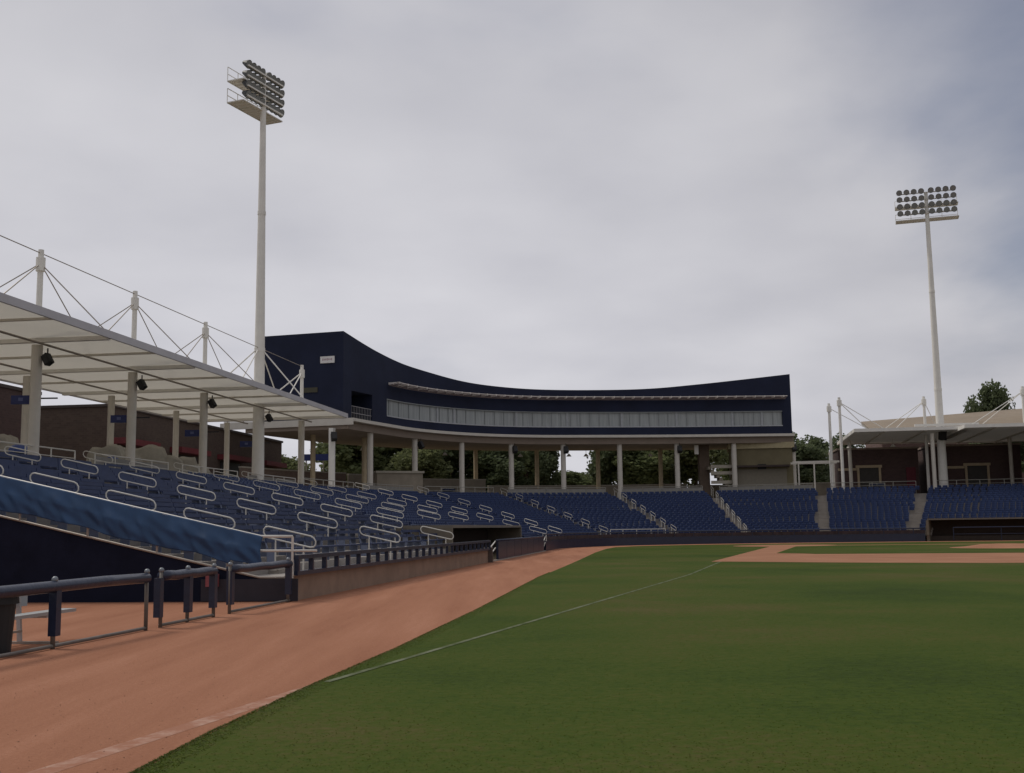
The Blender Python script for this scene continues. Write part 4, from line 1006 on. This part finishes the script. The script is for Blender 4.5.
pwall(7.42, 9.0, 12.4, 1.9, beige, 'low beige perimeter wall behind the middle press box columns', lightcop)
pwall(9.02, 10.2, 12.4, 1.7, beige, 'low beige perimeter wall left of the stair tower', lightcop)
# huts under the deck
X1 = V(.92, .39, 0).normalized(); Y1 = V(-.39, .92, 0).normalized()
hq = ringpt(6.25, 6.5)
o, C = hut('kiosk', (hq.x, hq.y), (4.6, 3.6, 2.75), (X1, Y1), hq.z, beige, 'small beige kiosk under the left half of the press box', lightcop)
for k, (t_, lb) in enumerate(((6.42, 'dark blue crate stack beside the small beige kiosk'), (7.45, 'dark blue crate stack behind the seats under the sixth column'), (8.45, 'dark blue crate stack right of the seventh column'), (9.55, 'dark blue crate stack before the olive building'), (10.55, 'dark crate stack near the maroon building doors'))):
    q = ringpt(t_, .75); d = frame(t_)[1]; tt = V(d.y, -d.x, 0); o = thing('crate_stack', q, lb, 'crates', 'dark crates on the concourse')
    for i in range(2):
        for j in range(3): MB().box(q + tt * (i * .74 - .37) + V(0, 0, .30 + j * .36), (.31, .25, .13), (tt, d, V(0, 0, 1))).build('crate', mat('navy_crate', (0.012, 0.018, 0.045), .5), o)
    MB().box(q + d * .1 + V(0, 0, .62), (.80, .02, .60), (tt, d, V(0, 0, 1))).build('rack', railg, o)
# olive building under the right end of the deck
rx = V(.985, -.155, 0); ry = V(.155, .985, 0)
q = rline(8.2, 8.5, 0)
o, C = hut('olive_building', (q.x, q.y), (6.6, 5, 5.0), (rx, ry), 5.0, oliv, 'olive tan building under the right end of the press box', None)
MB().box(C + V(0, 0, 5.2), (3.5, 2.7, .32), (rx, ry, V(0, 0, 1))).build('parapet', mat('cream_parapet', (0.42, 0.36, 0.22), .7), o)
MB().box(C - ry * 2.53 + V(0, 0, 1.35), (2.6, .04, 1.3), (rx, ry, V(0, 0, 1))).build('roller_shutter', mat('grey_tan_shutter', (0.20, 0.18, 0.14), .8, .08, 4), o)
MB().box(C - ry * 2.9 + V(0, 0, 2.95), (2.9, .4, .10), (rx, ry, V(0, 0, 1))).build('awning', mat('dark_brown_awning', (0.05, 0.035, 0.03)), o)
MB().box(C - ry * 2.6 + V(0, 0, 2.9), (.45, .06, .28), (rx, ry, V(0, 0, 1))).build('lamp_box', black, o)
q = V(-23.2, 131, 0); o = thing('billboard', (q.x, q.y, 4.2), 'small dark navy board on posts seen beyond the end of the left brick building', 'sign')
MB().box(q + V(0, 0, 10.2), (1.6, .12, .38)).build('panel', bluesign, o)
for dx in (-1, 1): MB().bar(q + V(dx, .15, 4.2), q + V(dx, .15, 10.3), .12, .12, V(0, 1, 0)).build('post', galv, o)
# stair tower left of it
q = rline(2.6, 7.5, 0); o = thing('stair_tower', (q.x, q.y, 5.0), 'tan concrete stair with a brown pillar left of the olive building', 'stair')
MB().box(V(q.x - .6, q.y, 7.9), (.55, .6, 2.9)).build('pillar', mat('brown_pillar', (0.13, 0.095, 0.07), .8), o)
stt = MB()
for k in range(10): stt.box(V(q.x + 2.4 - k * .3, q.y - 1.2, 5.15 + k * .3), (.18, .8, .15 + .0))
stt.build('steps', beige, o)
for zz in (6.3, 7.3, 8.0): MB().bar(V(q.x - .2, q.y - 2.05, zz), V(q.x + 2.3, q.y - 2.05, zz), .12, .35).build('landing_band', lightcop, o)
MB().bar(V(q.x + 2.2, q.y - 1.8, 5), V(q.x + 2.2, q.y - 1.8, 10.2), .12, .12, V(0, 1, 0)).build('pipe', creamw, o); MB().box(V(q.x - 1.6, q.y - 1.5, 9.9), (.22, .1, .5)).build('lamp_panel', creamw, o)
# pergola frame between press box and maroon building
o = thing('pergola', rline(13, 4, 5), 'pale pipe frame standing between press box and right canopies', 'pergola')
for off in (3.2, 5.4): MB().bar(rline(11.2, off, 8.15), rline(16.0, off, 8.15), .16, .2).build('beam', cream, o)
for s in (11.8, 13.4, 15.4): MB().bar(rline(s, 3.2, 5), rline(s, 3.2, 8.1), .13, .13, V(0, 1, 0)).build('post', cream, o)
MB().bar(rline(15.0, 3.0, 5), rline(15.0, 3.0, 9.2), .08, .08, V(0, 1, 0)).build('flag_post', creamw, o)
# maroon buildings at right
def mbuild(s0, s1, off, dep, h, label, doors):
    q = rline((s0 + s1) / 2, off + dep / 2, 0); o, C = hut('maroon_building', (q.x, q.y), (s1 - s0, dep, h), (rx, ry), 5.0, brickr, label, coping2)
    fw = -ry * (dep / 2)
    for s in doors:
        Q = C + rx * (s - (s0 + s1) / 2) + fw
        f = MB().box(Q + V(0, 0, 1.35) - ry * .03, (1.15, .05, 1.35), (rx, ry, V(0, 0, 1))).build('door', mat('door_dark', (0.05, 0.045, 0.04)), o)
        fm = MB()
        for dx in (-1.15, 1.15): fm.box(Q + rx * dx + V(0, 0, 1.4) - ry * .1, (.12, .07, 1.4), (rx, ry, V(0, 0, 1)))
        fm.box(Q + V(0, 0, 2.88) - ry * .1, (1.4, .08, .14), (rx, ry, V(0, 0, 1))); fm.build('door_frame', mat('tan_frame', (0.42, 0.33, 0.22)), f)
        MB().box(Q - rx * 2.3 + V(0, 0, 2.6) - ry * .05, (1.0, .06, .13), (rx, ry, V(0, 0, 1))).build('lintel', mat('tan_frame', (0.42, 0.33, 0.22)), o)
    return o, C
coping2 = mat('tan_coping', (0.26, 0.20, 0.16), .8)
o, C = mbuild(16.8, 25.3, 10.2, 8, 4.75, 'maroon brick building with tan door frame behind the left of the right canopies', (20.0,))
MB().box(C + rx * 3.4 - ry * 4.04 + V(0, 0, 1.4), (.5, .04, 1.3), (rx, ry, V(0, 0, 1))).build('red_panel', mat('dark_red_panel', (0.12, 0.02, 0.03)), o)
mbuild(26.5, 36.0, 10.4, 8, 4.9, 'maroon brick building behind the right floodlight tower', (31.4,))
mbuild(36.9, 48.0, 3.4, 8, 5.6, 'maroon brick building cut by the right edge of the view', (43,))
q = rline(46.0, 38, 0); o = thing('large_roof_building', (q.x, q.y, 5), 'large building with a ribbed tan roof behind the right canopies', 'building')
MB().box(V(q.x, q.y, 8.5), (21.0, 6.9, 5.0), (rx, ry, V(0, 0, 1))).build('wall', mat('brown_side_wall', (0.14, 0.09, 0.08), .8), o)
b = MB(); 
c = [rline(24.0, 30, 13.0), rline(66, 30, 13.2), rline(66, 45, 18.2), rline(24.6, 45, 15.9)]
b.quad(*c); b.quad(*[p - V(0, 0, .4) for p in reversed(c)])
for i in range(4): p, r_ = c[i], c[(i + 1) % 4]; b.quad(p - V(0, 0, .4), r_ - V(0, 0, .4), r_, p)
b.build('roof', tanroof, o)

fgalv = mat('weathered_fence_pipe', (0.15, 0.135, 0.12), 0.6, 0.2, 5)
# ------------------------------------------------------------------ near fence, gate, bench, bin
def fl_(y, a=9.0): return V(-a + K * y, y, 0)
def padfence(y0, y1, posts, label, name='padded_fence', group='blue padded fences beside the track'):
    o = thing(name, fl_((y0 + y1) / 2), label, 'fence', group)
    pts = [fl_(y0 + (y1 - y0) * i / 8) + V(0, 0, .90 + .008 * math.sin(i * 2.1)) for i in range(9)]
    MB().path(pts, .085, 12).build('top_pad', bluepad, o, True)
    MB().path([fl_(y0) + V(0, 0, .05), fl_(y1) + V(0, 0, .05)], .028, 8).build('bottom_pipe', fgalv, o, True)
    for yy, pad in posts:
        MB().tube(fl_(yy), fl_(yy) + V(0, 0, .99), .035, n=10).build('post', fgalv, o, True)
        if pad: MB().box(fl_(yy + pad * .10) + V(0, 0, .53), (.06, .07, .34), (V(.99, -.137, 0), al, V(0, 0, 1))).build('post_pad', bluepad, o)
        MB().ball(fl_(yy) + V(0, 0, 1.0), .05, 10, 6).build('post_cap', mat('cap_metal', (0.20, 0.22, 0.24), .4, metal=.3), o, True)
    return o
padfence(8.0, 19.45, ((10.0, .3), (13.2, .3), (16.55, .3), (19.45, 0)), 'long blue padded fence at the left edge, in front of the metal bench')
padfence(20.0, 22.3, ((20.0, -.9), (21.1, .3), (22.3, -.3)), 'short blue padded gate panel left of the gap in the fence', 'padded_gate')
padfence(23.1, 26.7, ((23.1, 0.4), (26.6, .3)), 'blue padded fence panel between the gate gap and the tan wall')
# bench
bo = thing('bench', (-7.35, 15.8, 0), 'grey metal bench with backrest behind the fence at the left edge', 'bench')
bu = al; bn_ = V(.99, -.137, 0); B0 = fl_(18.0, 9.95)
benchm = mat('bench_aluminium', (0.42, 0.43, 0.43), .4, .08, 2, metal=.4)
MB().bar(B0 + bn_ * .30 + V(0, 0, .46) - bu * 5, B0 + bn_ * .30 + V(0, 0, .46) + bu * .2, .28, .05).build('seat', benchm, bo)
MB().bar(B0 + V(0, 0, .68) - bu * 5 - bn_ * .12, B0 - bn_ * .12 + V(0, 0, .68) - bu * .3, .04, .24).build('backrest', mat('bench_back_grey', (0.30, 0.34, 0.36), .4, .08, 2), bo)
for s in (-.6, -2.6, -4.4):
    c_ = B0 + bu * s
    MB().bar(c_ + V(0, 0, .02) - bn_ * .4, c_ + V(0, 0, .02) + bn_ * .6, .07, .05).build('foot', galv, bo)
    l_ = MB().bar(c_ + V(0, 0, .03) - bn_ * .02, c_ + V(0, 0, .85) - bn_ * .08, .06, .06, V(0, 1, 0)); l_.bar(c_ + V(0, 0, .42), c_ + V(0, 0, .42) + bn_ * .42, .05, .05); l_.build('leg', benchm, bo)
MB().bar(B0 + V(0, 0, .2) - bu * 4.4, B0 + V(0, 0, .2) - bu * .6, .035, .035).build('brace', galv, bo)
# trash can
to = thing('trash_can', (-7.22, 15.75, 0), 'dark plastic trash can beside the fence at the bottom left edge', 'trash can')
T0 = V(-7.25, 15.9, 0); tm = mat('trash_dark', (0.022, 0.024, 0.026), .55, .15, 4)
MB().tube(T0, T0 + V(0, 0, .72), .21, .26, 18).build('body', tm, to, False); MB().tube(T0 + V(0, 0, .70), T0 + V(0, 0, .80), .30, .29, 18).build('rim', tm, to, False); MB().tube(T0 + V(0, 0, .80), T0 + V(0, 0, .84), .27, .2, 18).build('lid', tm, to, False)

# ------------------------------------------------------------------ trees
def crown_mesh(seed, m, nleaf=4200, flat=.8, dense=1.0, lobes=16):
    rnd = random.Random(seed); b = MB(); L = []
    for i in range(lobes):
        a = rnd.uniform(0, 2 * PI); r = rnd.uniform(.1, .72); z = rnd.uniform(-.65, .75) * flat; r *= (1 - .5 * abs(z))
        L.append((V(r * math.cos(a), r * math.sin(a), z), rnd.uniform(.22, .42)))
    for i in range(nleaf):
        c, R = rnd.choice(L); d = V(rnd.gauss(0, 1), rnd.gauss(0, 1), rnd.gauss(0, 1)).normalized() * R * (rnd.random() ** .4)
        p = c + V(d.x, d.y, d.z * .8); s = rnd.uniform(.03, .065)
        n = V(rnd.gauss(0, 1), rnd.gauss(0, 1), rnd.gauss(.6, 1)).normalized(); x = n.cross(V(0, 0, 1)); x = x.normalized() if x.length > .01 else V(1, 0, 0); y = n.cross(x)
        b.quad(p - x * s, p - y * s * .7, p + x * s, p + y * s * .7)
    me = bpy.data.meshes.new('crown'); me.from_pydata(b.v, [], b.f); me.materials.append(m); me.update(); return me, L
CR = [crown_mesh(k, leafs[mi], nl, fl, 1, lb) for k, mi, nl, fl, lb in ((1, 0, 9000, .9, 34), (2, 0, 9000, .9, 30), (3, 2, 9000, .9, 32), (4, 1, 9000, .95, 34), (5, 1, 8000, 1.0, 34))]
def tree(x, y, z, h, w, kind, label, trunk_f=.35, cr_f=.5):
    o = thing('tree', (x, y, z), label, 'tree', 'trees behind the ballpark'); me, L = CR[kind]
    ch = h * (1 - trunk_f * .35); cz = h - ch / 2
    cr = bpy.data.objects.new('crown', me); COL.objects.link(cr); cr.parent = o; cr.location = (0, 0, cz); cr.scale = (w / 1.75, w / 1.75, ch / 1.8); cr.rotation_euler = (0, 0, random.uniform(0, 6.28))
    b = MB(); P0 = V(x, y, z); lean = V(random.uniform(-.3, .3), random.uniform(-.3, .3), 0)
    b.tube(P0, P0 + lean + V(0, 0, h * .45), h * .028, h * .018, 9)
    for k in range(6):
        a = k * 1.05 + random.random(); e = P0 + V(math.cos(a) * w * .28, math.sin(a) * w * .28, h * random.uniform(.55, .8)); b.tube(P0 + lean * .8 + V(0, 0, h * random.uniform(.25, .42)), e, h * .012, h * .004, 6)
    b.build('trunk', bark, o)
    return o
def at(px, depth): return (px - 512) / FPX * depth
rt = random.Random(11)
TL = [(283, 150, 7.6, 8, 2, 'yellowish'), (340, 165, 14, 8.5, 0, 'leafy'), (355, 150, 13, 12, 0, 'rounded'), (395, 158, 13.5, 13, 0, 'broad'), (432, 165, 12.5, 11, 0, 'bright'), (452, 150, 11.5, 11, 3, 'dense'), (490, 152, 12.5, 12, 0, 'full'),
      (526, 165, 13.5, 9, 0, 'tall'), (546, 150, 9.0, 6, 3, 'short dark'), (607, 150, 14, 7, 3, 'dark narrow'), (622, 168, 13, 9, 0, 'open'), (648, 155, 12, 9, 3, 'shaded'), (668, 170, 12, 10, 0, 'loose'), (693, 150, 13, 11, 2, 'pale'), (415, 145, 8.5, 8, 2, 'low'),
      (505, 148, 8, 9, 3, 'bushy'), (575, 160, 5.4, 9, 0, 'low round'), (640, 148, 8.5, 10, 0, 'squat')]
wh = {283: 'left of the press box columns', 340: 'behind the canopy end column', 355: 'behind the press box corner', 395: 'behind the second press box column', 432: 'behind the third press box column', 452: 'left of the fourth column', 490: 'between the fourth and fifth columns',
      526: 'right of the fifth column', 546: 'left of the sixth column', 607: 'between the sixth and seventh columns', 622: 'behind the seventh column', 648: 'right of the seventh column', 668: 'left of the eighth column', 693: 'right of the eighth column', 415: 'at the foot of the third column', 505: 'at the foot of the fifth column',
      575: 'right of the sixth column', 640: 'seen low before the eighth column'}
for px, dep, h, w, k, adj in TL: tree(at(px, dep), dep, 4.4, h, w, k, '%s tree %s' % (adj, wh[px]))
for px, dep, h, w, k, lb in [(797, 150, 7.8, 9, 3, 'dark tree just right of the press box end'), (812, 165, 9.6, 8, 4, 'taller dark conifer-like tree behind the right canopy masts'), (845, 175, 10.6, 8, 4, 'dark tree rising behind the first right canopy'),
                             (990, 190, 20.0, 8.5, 4, 'dark rounded tree rising above the tan roof at right'), (1004, 192, 18.5, 7, 4, 'second dark tree above the tan roof at the right edge'), (976, 196, 17.8, 6, 4, 'small dark tree left of the rounded one above the tan roof'),
                             (1000, 133, 8, 9, 3, 'dark shrubby tree between the maroon buildings'), (770, 175, 12, 12, 3, 'dark tree behind the olive building'), (740, 170, 12, 10, 0, 'green tree behind the stair tower')]:
    tree(at(px, dep), dep, 4.6, h, w, k, lb)
print('seats', len(seats), 'objects', len(bpy.data.objects))
